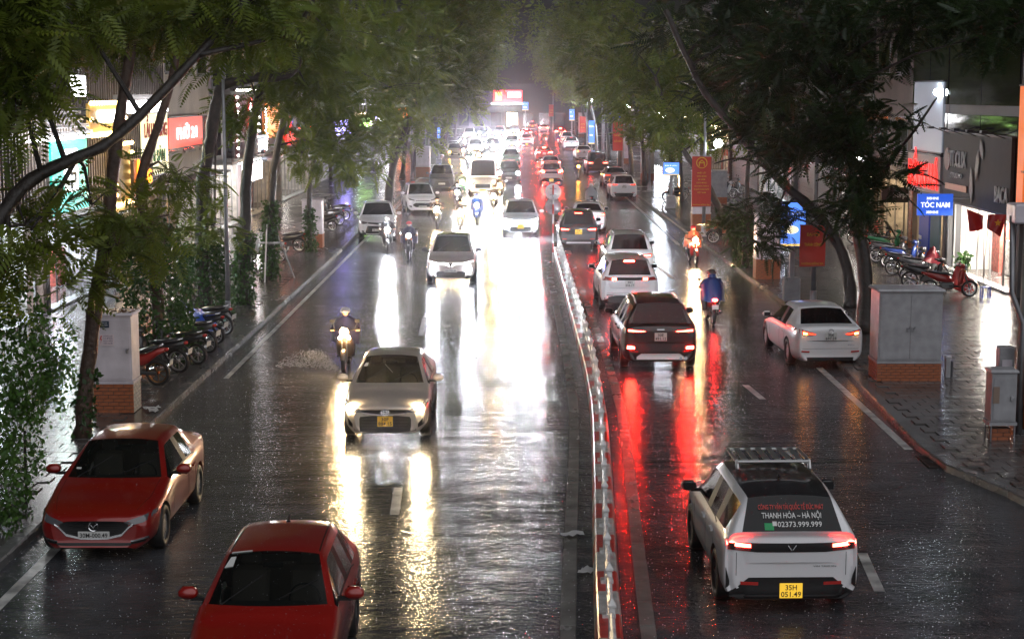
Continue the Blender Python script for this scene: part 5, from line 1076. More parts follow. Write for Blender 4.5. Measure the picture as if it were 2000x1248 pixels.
# traffic signs at the head of the railing, seen from behind
g = gp(1080, 512); sg = thing('traffic_sign', 'round traffic signs seen from behind on a red and white post', 'road sign', (g.x, g.y, 0)); sc_ = FPX / g.y; zt = lambda py: at(1080, py, g.y).z
M_postr = mat('post_red', (.45, .03, .02), .4); n = 8; H_ = zt(362)
for k in range(n): mb = MB(); mb.tube([(0, 0, H_ * k / n), (0, 0, H_ * (k + 1) / n)], .035, 8); mb.build('post_band', M_postr if k % 2 else M_mw, sg)
for (py, nm, mm) in ((375, 'upper_disc', mat('sign_back_white', (.6, .6, .6), .3, .3)), (404, 'lower_disc', mat('sign_back_grey', (.24, .24, .25), .35, .6))):
    mb = MB(); mb.lathe([(0, .045), (.315, .045), (.33, .055), (.33, .03), (0, .03)], 28, c=(0, 0, zt(py)), axis='Y'); d_ = mb.build(nm, mm, sg, True)
    for dz in (.13, -.13): mb = MB(); mb.box((0, -.0, zt(py) + dz), (.28, .03, .035)); mb.build('clamp', M_steel, d_)
# ------------------------------------------------------------------ shop fronts
M_wallg = mat('wall_grey', (.16, .15, .15), .6, vary=(.6, .7, 1.15), bump=(8, .2, .01)); M_walld = mat('wall_dark', (.045, .045, .05), .5, vary=(.5, .7, 1.2)); M_wallb = mat('wall_brown', (.11, .075, .06), .6, vary=(.7, .7, 1.2)); M_wallc = mat('wall_cream', (.40, .36, .30), .6, vary=(.6, .8, 1.1)); M_wallp = mat('wall_pink', (.36, .30, .31), .6, vary=(.6, .8, 1.1)); M_slat = mat('facade_slat', (.10, .085, .075), .5, vary=(2, .8, 1.15)); M_win = mat('window_glass', (.01, .012, .015), .06, spec=.8); M_frame = mat('window_frame', (.22, .22, .22), .5)
E_white = emit('shop_light_white', (1., .94, .86), 34.); E_warm = emit('shop_light_warm', (1., .72, .40), 16.); E_cool = emit('shop_light_cool', (.80, .90, 1.), 55.); E_hot = emit('sign_white_hot', (1., .98, 1.), 8.); E_teal = emit('sign_teal', (.01, .36, .26), .7); E_yel = emit('sign_bulbs_warm', (1., .62, .22), 9.); E_gold = mat('sign_gold_board', (.30, .20, .04), .5); E_or = emit('neon_orange', (1., .20, .01), 3.5); E_red = emit('sign_red', (1., .04, .02), .30); E_redhot = emit('neon_red', (1., .025, .02), 1.1); E_wine = mat('sign_wine', (.16, .014, .018), .5); E_blue = mat('sign_blue_lit', (.04, .12, .6), .4, es=.22, ec=(.03, .16, 1.)); E_violet = emit('light_violet', (.35, .30, 1.), 6.); E_grn = emit('light_green', (.5, 1., .2), 4.); E_pink = emit('sign_pink_red', (1., .05, .06), 1.4)
def facade(side, ya, yb, label, wall, hgt, floor_h=3.6, shop=None, upper='windows', cols=3, canopy=True):
    """a shop house: wall with openings, lit ground floor, storeys above"""
    X = FL if side < 0 else FR; s = side; root = thing('shop_house', label, 'building', (X, ya, 0), 0, 'shop houses along the street'); d = yb - ya; back = 7.0
    def pt(u, v, z): return (s * u, v, z)           # u: depth behind the shop line, v: along street
    def bx(name, u0, u1, v0, v1, z0, z1, m, par=root, bev=0):
        mb = MB(); mb.box((s * (u0 + u1) / 2, (v0 + v1) / 2, (z0 + z1) / 2), (abs(u1 - u0), v1 - v0, z1 - z0), bev=bev); return mb.build(name, m, par)
    g = .004
    bx('wall', .0, back, g, d - g, floor_h, hgt, wall); bx('side_pier', 0, .5, g, .35, 0, floor_h - .002, wall); bx('side_pier', 0, .5, d - .35, d - g, 0, floor_h - .002, wall)
    bx('party_wall', .51, back - .02, .02, .34, 0, floor_h - .004, mat('party_wall', (.5, .47, .43), .6, vary=(3, .6, 1.1))); bx('party_wall', .51, back - .02, d - .34, d - .02, 0, floor_h - .004, MATS['party_wall'])
    bx('shop_back', 3.0, back - .01, .36, d - .36, 0, floor_h - .003, mat('shop_back_wall', (.45, .42, .38), .6))
    bx('shop_ceiling', .2, 2.99, .36, d - .36, floor_h - .12, floor_h - .06, mat('shop_ceiling_white', (.6, .6, .58), .6))
    if shop:
        for k in range(2):
            v = d * (.3 + .4 * k); bx('ceiling_lamp', .9, 2.4, v - .25, v + .25, floor_h - .16, floor_h - .125, shop)
        n = max(2, int(d / 1.6))
        for k in range(n + 1):
            v = .40 + (d - .80) * k / n; bx('glazing_bar', .22, .28, v - .03, v + .03, .12, floor_h - .3, M_frame)
        for k in range(n):
            v = .40 + (d - .80) * (k + .5) / n
            if (k + int(ya)) % 3: bx('display_shelf', 1.6, 2.1, v - .5, v + .5, .12, .9 + .5 * ((k * 7 + int(ya)) % 3), mat(('goods_pale', 'goods_red', 'goods_wood')[k % 3], ((.5, .48, .45), (.35, .08, .06), (.25, .16, .09))[k % 3], .5, vary=(9, .3, 1.5)))
        bx('threshold', -.12, .3, .36, d - .36, .0, .20, M_conc)
    else:
        sh = bx('roller_shutter', .25, .31, .36, d - .36, .0, floor_h - .3, M_frame)
        for k in range(16): bx('shutter_rib', .22, .247, .40, d - .40, .12 + k * .2, .22 + k * .2, M_frame, sh)
    z = floor_h; fl = 0
    while z + 2.6 < hgt:
        if upper == 'windows':
            for k in range(cols):
                v0 = d * (k + .18) / cols; v1 = d * (k + .82) / cols
                wd = bx('window', -.03, .02, v0, v1, z + .9, z + 2.4, M_frame); bx('pane', -.036, -.031, v0 + .07, (v0 + v1) / 2 - .03, z + .97, z + 2.33, M_win, wd); bx('pane', -.036, -.031, (v0 + v1) / 2 + .03, v1 - .07, z + .97, z + 2.33, M_win, wd); bx('sill', -.12, -.038, v0 - .05, v1 + .05, z + .82, z + .895, M_conc, wd)
        elif upper == 'slats':
            n = int(d / .32)
            for k in range(n): 
                v = d * (k + .5) / n; bx('facade_slat', -.14, -.003, v - .05, v + .05, z + .02, z + 3.0, M_slat)
        elif upper == 'glass':
            n = cols
            for k in range(n): bx('curtain_pane', -.05, -.003, d * k / n + .04, d * (k + 1) / n - .04, z + .05, z + 3.0, M_win)
        elif upper == 'balcony':
            bl = bx('balcony', -1.0, -.004, .1, d - .1, z, z + .15, M_conc)
            for k in range(int(d / .3)): bx('baluster', -.98, -.95, .15 + k * .3, .18 + k * .3, z + .15, z + 1.0, M_dkmetal, bl)
            bx('handrail', -1.0, -.93, .1, d - .1, z + 1.0, z + 1.06, M_dkmetal, bl)
            for k in range(cols): wd = bx('window', -.03, .02, d * (k + .2) / cols, d * (k + .8) / cols, z + .3, z + 2.5, M_frame); bx('pane', -.036, -.031, d * (k + .25) / cols, d * (k + .75) / cols, z + .38, z + 2.42, M_win, wd)
        z += 3.3
    if canopy: bx('canopy', -1.0, -.02, .2, d - .2, floor_h - .28, floor_h - .18, M_dkmetal)
    bx('parapet', -.12, .3, g, d - g, hgt, hgt + .25, M_conc)
    return root
def sboard(side, ya, yb, z0, z1, m, label, out=.18, words=(), tm=None, group='shop signs', name='shop_sign', bulbs=None, frame=True, extra=None):
    """sign board on the shop line, facing the street"""
    X = (FL + out) if side < 0 else (FR - out); root = thing(name, label, 'sign', (X, ya, z0), 0, group); s = side; d, h = yb - ya, z1 - z0
    mb = MB(); mb.box((s * .06, d / 2, h / 2), (.12, d, h), bev=.01); mb.build('board', m, root)
    if frame:
        for (v0, v1, q0, q1) in ((-.04, d + .04, h, h + .06), (-.04, d + .04, -.06, 0)): mb = MB(); mb.box((s * .05, (v0 + v1) / 2, (q0 + q1) / 2), (.16, v1 - v0, q1 - q0)); mb.build('frame', M_dkmetal, root)
    ux = (0, 1, 0) if side < 0 else (0, -1, 0)
    for (t, vc, zc, hh, ww, tmat) in words: text(t, tmat, root, (-s * .03, d * vc, h * zc), ux, (0, 0, 1), hh, ww, bold=.02, deep=.03)
    if bulbs:
        bm_ = MB(); bm_.ball((0, 0, 0), .075, 8); bme = bm_.mesh('bulb', bulbs, True); n = max(2, int(d / .35)); mz = max(2, int(h / .35))
        for k in range(n + 1): 
            for q in (0, h): link(bme, 'bulb', root, (-s * .06, d * k / n, q))
        for k in range(1, mz):
            for q in (0, d): link(bme, 'bulb', root, (-s * .06, q, h * k / mz))
    return root
Ls = [(30, 44, M_wallg, 16, None, 'windows', 'grey shop house with shutters at left edge'), (44.1, 51.2, M_wallb, 15, E_cool, 'slats', 'brown slatted shop house with white awning at left'), (51.3, 60.2, M_walld, 15, E_cool, 'slats', 'dark slatted building above the teal sign and bulb-framed sign'), (60.3, 69, M_wallg, 14, E_warm, 'slats', 'grey slatted building with orange neon sign'), (69.1, 79.8, M_wallc, 14, E_white, 'windows', 'cream shop house with bright red sign'), (79.9, 91, M_wallp, 13, E_white, 'balcony', 'pale shop house behind the wine-red bulb sign'), (91.1, 104, M_wallg, 14, E_warm, 'windows', 'grey shop house past the wine-red sign'), (104.1, 118, M_wallc, 13, E_white, 'balcony', 'cream shop house behind the second brick cabinet'), (118.1, 134, M_wallb, 14, None, 'windows', 'brown shop house with closed shutter'), (134.1, 152, M_wallg, 13, E_violet, 'windows', 'shop house glowing violet on left'), (152.1, 176, M_wallp, 14, E_cool, 'windows', 'pale shop house beyond the violet one'), (176.1, 205, M_wallg, 13, E_white, 'windows', 'grey shop house far along left side'), (205.1, 240, M_wallc, 14, E_warm, 'windows', 'cream shop house far along left side'), (240.1, 285, M_wallb, 13, E_white, 'windows', 'farthest shop house on left side')]
for i, (a, b, wl, h, sh, up, lab) in enumerate(Ls): facade(-1, a, b, lab, wl, h, 3.4 if i not in (2,) else 3.0, sh, up, max(2, int((b - a) / 3.2)), canopy=(i % 2 == 0))
Rs = [(44, 55.5, M_wallg, 15, None, 'windows', 'grey shop house with shutter at right edge'), (55.6, 64.6, M_walld, 15, emit('shop_light_brilliant', (1., .93, .82), 150.), 'glass', 'black-fronted shop with bright white interior on right'), (64.7, 70.4, M_wallp, 15, E_warm, 'glass', 'pale shop house with red neon letters on right'), (70.5, 78, M_wallb, 14, E_warm, 'windows', 'brown shop house behind the row of parked motorbikes'), (78.1, 88, M_walld, 15, E_white, 'glass', 'dark shop house behind the near right tree'), (88.1, 100, M_wallg, 14, None, 'windows', 'grey shuttered house behind the near red banner'), (100.1, 114, M_wallc, 14, E_cool, 'balcony', 'cream house behind the far right motorbike cluster'), (114.1, 130, M_wallb, 13, None, 'windows', 'brown house on right beyond the tall red banner'), (130.1, 150, M_wallg, 14, E_warm, 'windows', 'grey house on right by the string-light trunk'), (150.1, 175, M_wallc, 13, None, 'windows', 'cream house far along right side'), (175.1, 205, M_wallg, 14, E_cool, 'windows', 'grey house far along right side'), (205.1, 240, M_wallb, 13, None, 'windows', 'brown house far along right side'), (240.1, 285, M_wallg, 13, E_warm, 'windows', 'farthest house on right side')]
for i, (a, b, wl, h, sh, up, lab) in enumerate(Rs): facade(1, a, b, lab, wl, h, 3.0 if i in (1, 2) else 3.4, sh, up, max(2, int((b - a) / 3.2)), canopy=(i > 3))
# ---- left signs
s = sboard(-1, 51.6, 56.0, 3.05, 5.35, E_teal, 'teal shop sign with tall white panel and black marks', words=())
mb = MB(); mb.box((.045, 2.1, 1.30), (.03, 1.6, 1.35), bev=.05); wp = mb.build('white_panel', emit('sign_white_panel', (1, 1, 1), 1.3), s)
for (z, v) in ((1.55, 1.9), (.95, 2.0)):
    mb = MB(); mb.tube([(.07, v, z + .25), (.07, v + .5, z + .25), (.07, v + .5, z), (.07, v, z), (.07, v, z - .22)], .06, 6); mb.build('mark', M_black, wp)
aw = thing('slatted_awning', 'white lit slatted awning above the teal sign', 'awning', (FL, 48.5, 5.45))
for k in range(4): mb = MB(); mb.box((.62 - .12 * k, 3.2, .12 + k * .2), (.14, 6.2, .09), bev=.01); mb.build('slat', mat('awning_white', (.7, .7, .72), .4), aw)
mb = MB(); mb.box((.5, 3.2, -.04), (.5, 6.2, .05)); mb.build('light_tube', E_hot, aw)
for k in range(4): mb = MB(); mb.tube([(0, .4 + k * 1.8, .8), (.85, .4 + k * 1.8, -.02)], .03, 5); mb.build('strut', M_steel, aw)
s = sboard(-1, 55.2, 60.0, 5.40, 6.45, E_gold, 'gold sign framed by glowing bulbs above the teal shop', out=.5, bulbs=E_yel); mb = MB(); mb.box((.04, 2.4, .6), (.03, 2.6, .40), bev=.02); mb.build('glowing_panel', emit('sign_cream_hot', (1, .93, .8), 12.), s); mb = MB(); mb.box((.05, 2.4, 1.03), (.08, 4.6, .07)); mb.build('light_tube', E_yel, s); mb = MB(); mb.box((.10, 2.4, .02), (.10, 4.6, .14)); mb.build('light_tube', E_yel, s)
s = sboard(-1, 53.2, 55.2, 6.65, 7.35, mat('sign_case_grey', (.2, .2, .2), .5), 'small square white glowing sign on the slatted wall', out=.4, frame=False)
for k in range(3): mb = MB(); mb.box((.03, .42 + k * .58, .35), (.05, .46, .64), bev=.05); mb.build('lit_letter', E_hot, s)
s = sboard(-1, 59.0, 61.6, 2.9, 5.0, E_gold, 'upright gold sign with bulb edge below the bulb-framed one', out=.35, bulbs=E_yel)
s = sboard(-1, 60.9, 64.2, 3.0, 4.35, mat('sign_board_brown', (.05, .03, .02), .5), 'orange neon sign with flame outline', out=.6, words=(('KG', .64, .35, .50, 1.4, E_or),))
mb = MB(); mb.tube([(.05, .55, .05), (.05, .25, .45), (.05, .5, .9), (.05, .6, 1.35), (.05, .85, .9), (.05, 1.0, .4), (.05, .6, .05)], .05, 6); mb.build('flame_outline', E_or, s)
s = sboard(-1, 69.4, 77.0, 4.50, 5.75, E_red, 'bright red sign with white lettering on the cream shop house', words=(('PHỞ 24', .5, .28, .5, 4.5, emit('sign_letters_white', (1, .95, .95), 1.2)),)); s = sboard(-1, 64.3, 69.2, 3.6, 6.0, emit('sign_pale_yellow', (1., .92, .5), .45), 'pale yellow glowing sign left of the bright red one', words=(('LẨU NƯỚNG', .5, .62, .55, 4.2, mat('sign_letters_red', (.5, .03, .02), .5)), ('HẢI SẢN', .5, .22, .45, 3.2, mat('sign_letters_green', (.02, .2, .06), .5))))
s = sboard(-1, 62.0, 68.8, 6.05, 6.5, E_hot, 'long white tube sign above the pale yellow one', out=.3)
s = sboard(-1, 84.0, 91.0, 3.35, 6.9, E_wine, 'tall wine-red sign edged with white bulbs and a round red and white emblem', out=.6, bulbs=emit('bulb_white', (1, .95, .85), 9.))
mb = MB(); mb.lathe([(0, 0), (1.0, 0), (1.0, .04), (0, .04)], 20, c=(.05, 4.2, 2.2), axis='X'); e_ = mb.build('emblem', emit('emblem_red', (1, .06, .06), .8), s); mb = MB(); mb.box((.10, 4.2, 2.2), (.02, .5, 1.5), rx=R(35)); mb.build('emblem_bar', E_hot, e_)
s = sboard(-1, 83.5, 89.5, 2.35, 3.25, E_hot, 'white-hot box sign under the wine-red sign', out=1.0); s = sboard(-1, 91.5, 97, 3.6, 4.4, emit('sign_cool_blue', (.7, .8, 1.), 2.), 'cool white sign past the wine-red one', words=()); s = sboard(-1, 97.5, 103, 4.2, 6.2, emit('sign_orange', (1, .25, .03), .7), 'orange upright sign behind the fifth ivy trunk'); s = sboard(-1, 106, 112, 3.4, 4.2, E_redhot, 'row of red lights on the cream shop house')
for (a, b, z0, z1, m_, lab) in ((136, 146, 3.4, 4.6, E_violet, 'violet glowing sign on left'), (156, 170, 3.5, 4.4, E_grn, 'yellow-green glowing sign far on left'), (180, 200, 3.6, 4.6, E_hot, 'white glowing sign far on left'), (210, 230, 3.6, 5.0, E_or, 'orange glowing sign far on left')): sboard(-1, a, b, z0, z1, m_, lab)
# strings of small lights hanging in the trees on the left
def light_string(x, y, z0, z1, m, label, n=14):
    root = thing('light_string', label, 'light string', (x, y, z1), 0, 'strings of small lights'); mb = MB(); mb.tube([(0, 0, 0), (0, 0, z0 - z1)], .006, 4); mb.build('cable', M_black, root); bm_ = MB(); bm_.ball((0, 0, 0), .045, 6); bme = bm_.mesh('bulb', m, True)
    for k in range(n): link(bme, 'bulb', root, (random.uniform(-.05, .05), -.04, (z0 - z1) * (k + .5) / n))
for (px, pa, pb, Y, m_, lab) in ((682, 215, 262, 118, E_violet, 'violet light string hanging left of the parked crossovers'), (567, 225, 262, 100, E_redhot, 'red light string in the trees on left'), (216, 300, 390, 57, E_yel, 'warm light string beside the upright gold sign'), (735, 225, 240, 135, E_violet, 'short violet light string left of the dark trunk'), (520, 210, 295, 92, emit('bulb_white', (1, .95, .85), 9.), 'white light string behind the fourth ivy trunk'), (1327, 340, 382, 112, E_yel, 'warm light string wound on a trunk beside the grey pedestal'), (1700, 330, 380, 75, E_warm, 'warm light string behind the near right tree')):
    a, b = at(px, pa, Y), at(px, pb, Y); light_string(a.x, Y, b.z, a.z, m_, lab)
# ---- right signs
M_blkpan = mat('sign_black_panel', (.010, .010, .011), .6, vary=(2, .7, 1.3)); M_mirr = mat('letters_mirror', (.55, .55, .57), .35, .3)
s = sboard(1, 55.7, 64.5, 2.78, 5.30, M_blkpan, 'large black shop panel with mirror letters and leaf motif above the lit interior', out=.2, words=(('TIT.CLIX', .76, .52, .60, 2.6, M_mirr), ('STUDIO', .76, .36, .18, 1.6, M_mirr), ('BACA', .10, .14, .55, 1.5, mat('letters_white', (.6, .6, .6), .4))))
mb = MB(); mb.box((-.04, 6.7, .55), (.03, 3.0, .22)); mb.build('copper_strip', mat('copper', (.35, .14, .07), .4, .5), s); mb = MB(); mb.lathe([(0, 0), (.42, 0), (.42, .03), (0, .03)], 20, c=(-.06, 8.0, 1.55), axis='X'); mb.build('logo_disc', mat('logo_maroon', (.15, .03, .03), .4), s)
for (v, z, ln, an) in ((3.9, 1.5, 1.1, 12), (4.6, .75, 1.3, -8), (3.4, 2.05, .8, -30)):
    mb = MB(); loft(mb, [(-.5, 0, 0, .01, .01, 1), (-.2, 0, 0, .02, .22, 1), (.2, 0, 0, .02, .2, 1), (.5, 0, 0, .01, .01, 1)], 8); Mx = Matrix.Translation((-.05, v, z)) @ Matrix.Rotation(R(an), 4, 'X') @ Matrix(((0, 1, 0, 0), (0, 0, 1, 0), (1, 0, 0, 0), (0, 0, 0, 1))) @ Matrix.Diagonal((ln, 1, 1, 1)); mb.v = [tuple(Mx @ Vector(p)) for p in mb.v]; mb.build('leaf_motif', mat('motif_grey', (.12, .12, .12), .4), s)
for k in range(5): mb = MB(); mb.tube([(0, .8 + k * 1.8, 2.5), (-.7, .8 + k * 1.8, 2.75)], .02, 5); mb.box((-.72, .8 + k * 1.8, 2.72), (.2, .3, .08)); mb.build('spot_arm', M_black, s)
s = sboard(1, 64.9, 70.2, 2.9, 4.35, mat('sign_pale_board', (.42, .36, .36), .5), 'pale board with glowing red neon letters on right', out=.2, words=(('ĐỒNG HÁ', .5, .12, 1.0, 4.9, E_redhot),))
s = sboard(1, 65.2, 69.9, 4.5, 7.2, mat('showcase_glow', (.3, .32, .36), .4, es=.06, ec=(.7, .8, 1.)), 'lit upstairs showcase window above the red neon letters', out=.1, name='showcase_window'); mb = MB(); mb.ball((-.1, .6, 2.3), .14, 8); mb.build('lamp', E_cool, s, True)
sboard(1, 54.6, 55.3, 2.6, 7.0, emit('sign_orange_tall', (1., .20, .03), .22), 'tall orange lit sign edge at right border', out=.12); sboard(1, 78.4, 83, 3.5, 4.1, M_black, 'black sign with white letters behind the near right tree', words=(('RS', .3, .2, .35, 1.6, E_hot),)); sboard(1, 100.3, 106, 3.3, 4.5, E_blue, 'blue sign behind the far right motorbike cluster'); sboard(1, 131, 140, 3.3, 4.3, E_warm, 'warm sign far along right side'); sboard(1, 178, 195, 3.4, 4.6, E_cool, 'cool white sign far along right side'); sboard(1, 84, 87.5, 6.8, 9.0, emit('sign_pale_green', (.75, .9, .65), .18), 'pale green lit panel high behind the right tree')
def psign(px0, px1, py0, py1, Y, m, label, words, tm, arm=True):
    a, b = at(px0, py0, Y), at(px1, py1, Y); w, h = b.x - a.x, a.z - b.z; root = thing('projecting_sign', label, 'sign', (a.x, Y, b.z), 0, 'projecting shop signs'); mb = MB(); mb.box((w / 2, 0, h / 2), (w, .10, h), bev=.01); mb.build('board', m, root); mb = MB(); mb.tube([(w, 0, h * .8), (w + .6, 0, h * .8)], .025, 5); mb.build('bracket', M_steel, root)
    for (t, xc, zc, hh, ww) in words: text(t, tm, root, (w * xc, -.056, h * zc), (1, 0, 0), (0, 0, 1), h * hh, w * ww, bold=.03)
    return root
r_ = psign(1792, 1860, 379, 421, 60.5, E_blue, 'blue projecting sign reading TÓC NAM above the blue door', (('30SHINE', .42, .74, .12, .34), ('TÓC NAM', .5, .38, .24, .82), ('30SHINE', .42, .10, .12, .34)), emit('sign_text_white', (.9, .95, 1.), .6))
psign(1722, 1788, 366, 396, 72.0, mat('sign_dark_brown', (.025, .018, .016), .5), 'dark brown projecting awning sign with pale lettering', (('hairpro', .6, .35, .34, .55),), mat('letters_pale', (.5, .5, .5), .5))
# blue barber front
g = thing('blue_door', 'bright blue panel door of the barber below the blue sign', 'door', (FR - .1, 65.0, KH)); mb = MB(); mb.box((0, 2.4, 1.35), (.10, 1.6, 2.7), bev=.01); mb.build('leaf', mat('door_blue', (.015, .06, .55), .4), g); mb = MB(); mb.box((0, .7, 1.35), (.08, 1.4, 2.7)); mb.build('glass_leaf', mat('door_pale_glass', (.25, .35, .42), .15), g); mb = MB(); mb.box((-.06, 2.9, .9), (.03, .4, .15)); mb.build('notice', M_txw, g)
mb = MB(); mb.box((-.1, 4.0, 1.35), (.2, .55, 2.7)); bp_ = mb.build('brick_pier', M_mort, g)
for iz in range(18):
    mb = MB(); mb.box((-.21, 4.0, .075 + iz * .15), (.04, .53 - .02 * (iz % 2), .135), bev=.006); mb.build('brick', M_brick, bp_)
# flags, stool, planter
def flag(px, py, Y, flip, label, star):
    p_ = at(px, py, Y); root = thing('flag', label, 'flag', (p_.x, Y, KH), 0, 'red flags by the shop'); H_ = p_.z - KH; mb = MB(); mb.tube([(0, 0, 0), (0, 0, H_ * .5), (flip * .10, 0, H_ + .25)], .012, 5); mb.build('pole', M_steel, root); n = 7; vs = []
    for i in range(n):
        for j in range(n):
            u, v = i / (n - 1), j / (n - 1); vs.append((flip * (.05 + u * .60 * (1 - .25 * v)), .08 * math.sin(5 * u + 2 * v), H_ + .25 - v * .46 - u * (.0 if flip > 0 else -.22) - .30 * u * v))
    mb = MB(); mb.add(vs, [(i * n + j, i * n + n + j, i * n + n + j + 1, i * n + j + 1) for i in range(n - 1) for j in range(n - 1)]); c_ = mb.build('cloth', C_red, root, True)
    if star:
        st_ = []
        for k in range(10): rr = .13 if k % 2 == 0 else .055; t = R(90 + 36 * k); st_.append((flip * .36 + rr * math.cos(t), -.11, H_ - .02 + rr * math.sin(t)))
        mb = MB(); mb.add(st_ + [(flip * .36, -.11, H_ - .02)], [(k, (k + 1) % 10, 10) for k in range(10)]); mb.build('star', M_bany, c_)
flag(1924, 436, 56.0, -1, 'plain red flag leaning left before the lit shop', False); flag(1926, 434, 55.7, 1, 'red flag with yellow star leaning right before the lit shop', True)
g = gp(1924, 582, KH); st = thing('plastic_stool', 'small blue plastic stool before the lit shop', 'stool', (g.x, g.y, KH)); M_bp = mat('blue_plastic', (.02, .05, .5), .35)
mb = MB(); mb.box((0, 0, .36), (.28, .28, .03), bev=.01); mb.build('seat', M_bp, st)
for sx in (-1, 1):
    for sy in (-1, 1): mb = MB(); mb.box((sx * .12, sy * .12, .175), (.04, .04, .35), taper=.9); mb.build('leg', M_bp, st)
def leaf_ball(name, m, parent, c, rad, n, size, flat=.5):
    P = rng.normal(size=(n, 3)); P /= np.linalg.norm(P, axis=1)[:, None]; P *= (rng.random(n) ** .4)[:, None]; P = P * np.array(rad) + np.array(c)
    return leaves(name, P, size, m, parent)
def leaves(name, P, size, m, parent, droop=.3):
    n = len(P); d = rng.normal(size=(n, 3)); d[:, 2] -= droop; d /= np.linalg.norm(d, axis=1)[:, None]; q = np.cross(d, rng.normal(size=(n, 3))); q /= np.linalg.norm(q, axis=1)[:, None]; s = size * (.6 + .8 * rng.random(n))[:, None]
    V = np.stack([P, P + d * s * .5 + q * s * .30, P + d * s, P + d * s * .5 - q * s * .30], 1).reshape(-1, 3); return quadmesh(name, V, m, parent)
def quadmesh(name, V, m, parent):
    V = np.ascontiguousarray(V, dtype=np.float32); nq = len(V) // 4; me = bpy.data.meshes.new(name); me.vertices.add(nq * 4); me.vertices.foreach_set('co', V.ravel()); me.loops.add(nq * 4); me.loops.foreach_set('vertex_index', np.arange(nq * 4, dtype=np.int32)); me.polygons.add(nq); me.polygons.foreach_set('loop_start', np.arange(0, nq * 4, 4, dtype=np.int32)); me.polygons.foreach_set('loop_total', np.full(nq, 4, dtype=np.int32)); me.materials.append(m); me.update(); me.validate(); return link(me, name, parent)
def leaf_material(name, c0, c1, rough=.4, scale=1.3, tr=.35):
    m = bpy.data.materials.new(name); m.use_nodes = True; nt = m.node_tree; b = nt.nodes['Principled BSDF']; g_ = nt.nodes.new('ShaderNodeNewGeometry'); n_ = nt.nodes.new('ShaderNodeTexNoise'); n_.inputs['Scale'].default_value = scale; n_.inputs['Detail'].default_value = 4; cr = nt.nodes.new('ShaderNodeValToRGB'); cr.color_ramp.elements[0].position = .3; cr.color_ramp.elements[1].position = .7; cr.color_ramp.elements[0].color = (*c0, 1); cr.color_ramp.elements[1].color = (*c1, 1)
    nt.links.new(g_.outputs['Position'], n_.inputs['Vector']); nt.links.new(n_.outputs['Fac'], cr.inputs['Fac']); nt.links.new(cr.outputs[0], b.inputs['Base Color']); b.inputs['Roughness'].default_value = rough
    t = nt.nodes.new('ShaderNodeBsdfTranslucent'); mx = nt.nodes.new('ShaderNodeMixShader'); mx.inputs[0].default_value = tr; nt.links.new(cr.outputs[0], t.inputs['Color']); nt.links.new(b.outputs[0], mx.inputs[1]); nt.links.new(t.outputs[0], mx.inputs[2]); nt.links.new(mx.outputs[0], nt.nodes['Material Output'].inputs['Surface']); return m
LF_feather = leaf_material('feathery_leaves', (.072, .120, .012), (.190, .235, .028)); LF_ivy = leaf_material('ivy_leaves', (.018, .060, .014), (.060, .130, .030), .3); LF_shaded = leaf_material('shaded_leaves', (.010, .028, .007), (.032, .064, .013))  # last, darker leaf colour holds the shade of the near right crowns
g = gp(1880, 545, KH); pl_ = thing('potted_plant', 'green potted plant by the lit shop door', 'plant', (g.x, g.y, KH)); mb = MB(); mb.lathe([(0, 0), (.14, 0), (.19, .32), (.16, .32), (.14, .28), (0, .28)], 14); mb.build('pot', M_conc, pl_); leaf_ball('foliage', LF_ivy, pl_, (0, 0, .65), (.3, .3, .35), 90, .22)
# junction building with the lit red sign, far away
jb = thing('corner_building', 'far building at the junction with a glowing red sign', 'building', (0, 318, 0)); mb = MB(); mb.box((-1, 6, 4.2), (26, 12, 8.4)); mb.build('wall', mat('wall_black', (.02, .02, .022), .6), jb)
for k in range(8): mb = MB(); mb.box((-12 + k * 3, -.05, 1.8), (2.2, .12, 2.8)); w2 = mb.build('window', M_dkmetal, jb); mb = MB(); mb.box((-12 + k * 3, -.13, 1.8), (1.9, .03, 2.4)); mb.build('pane', M_win if k != 4 else E_warm, w2)
js = thing('red_led_sign', 'glowing red and white sign on the far junction building', 'sign', (-.8, 317.6, 5.0)); mb = MB(); mb.box((0, 0, 1.1), (5.4, .2, 2.2), bev=.05); mb.build('board', E_pink, js); mb = MB(); mb.box((1.2, -.14, 1.35), (2.4, .06, .9), bev=.05); mb.build('lit_panel', emit('sign_pink_white', (1., .55, .6), 4.), js); mb = MB(); mb.box((-.2, -.5, -.3), (5.6, .5, .25)); mb.build('light_tube', E_hot, js); mb = MB(); mb.box((-1.7, -.14, 1.1), (1.2, .06, 1.5)); mb.build('lit_panel', emit('sign_orange_hot', (1., .25, .08), 3.), js)
tw = thing('tower_block', 'dark tower block behind the junction', 'building', (-14, 338, 0)); mb = MB(); mb.box((0, 8, 11.5), (22, 16, 23)); mb.build('wall', M_walld, tw)
for f in range(6):
    for k in range(7): mb = MB(); mb.box((-9 + k * 3, -.04, 2 + f * 3.4), (1.8, .1, 1.7)); mb.build('window', M_win, tw)
rs = thing('rooftop_sign', 'small red glowing sign high on the dark tower block', 'sign', (at(966, 20, 337.8).x, 337.7, at(966, 26, 337.7).z)); mb = MB(); mb.box((0, 0, .5), (1.2, .15, 1.2), bev=.05); mb.build('board', mat('sign_dark', (.05, .01, .01), .5), rs); mb = MB(); mb.tube([(-.4, -.12, .1), (-.1, -.12, .9), (.3, -.12, .5), (.4, -.12, 1.0)], .10, 6); mb.build('neon', E_redhot, rs)
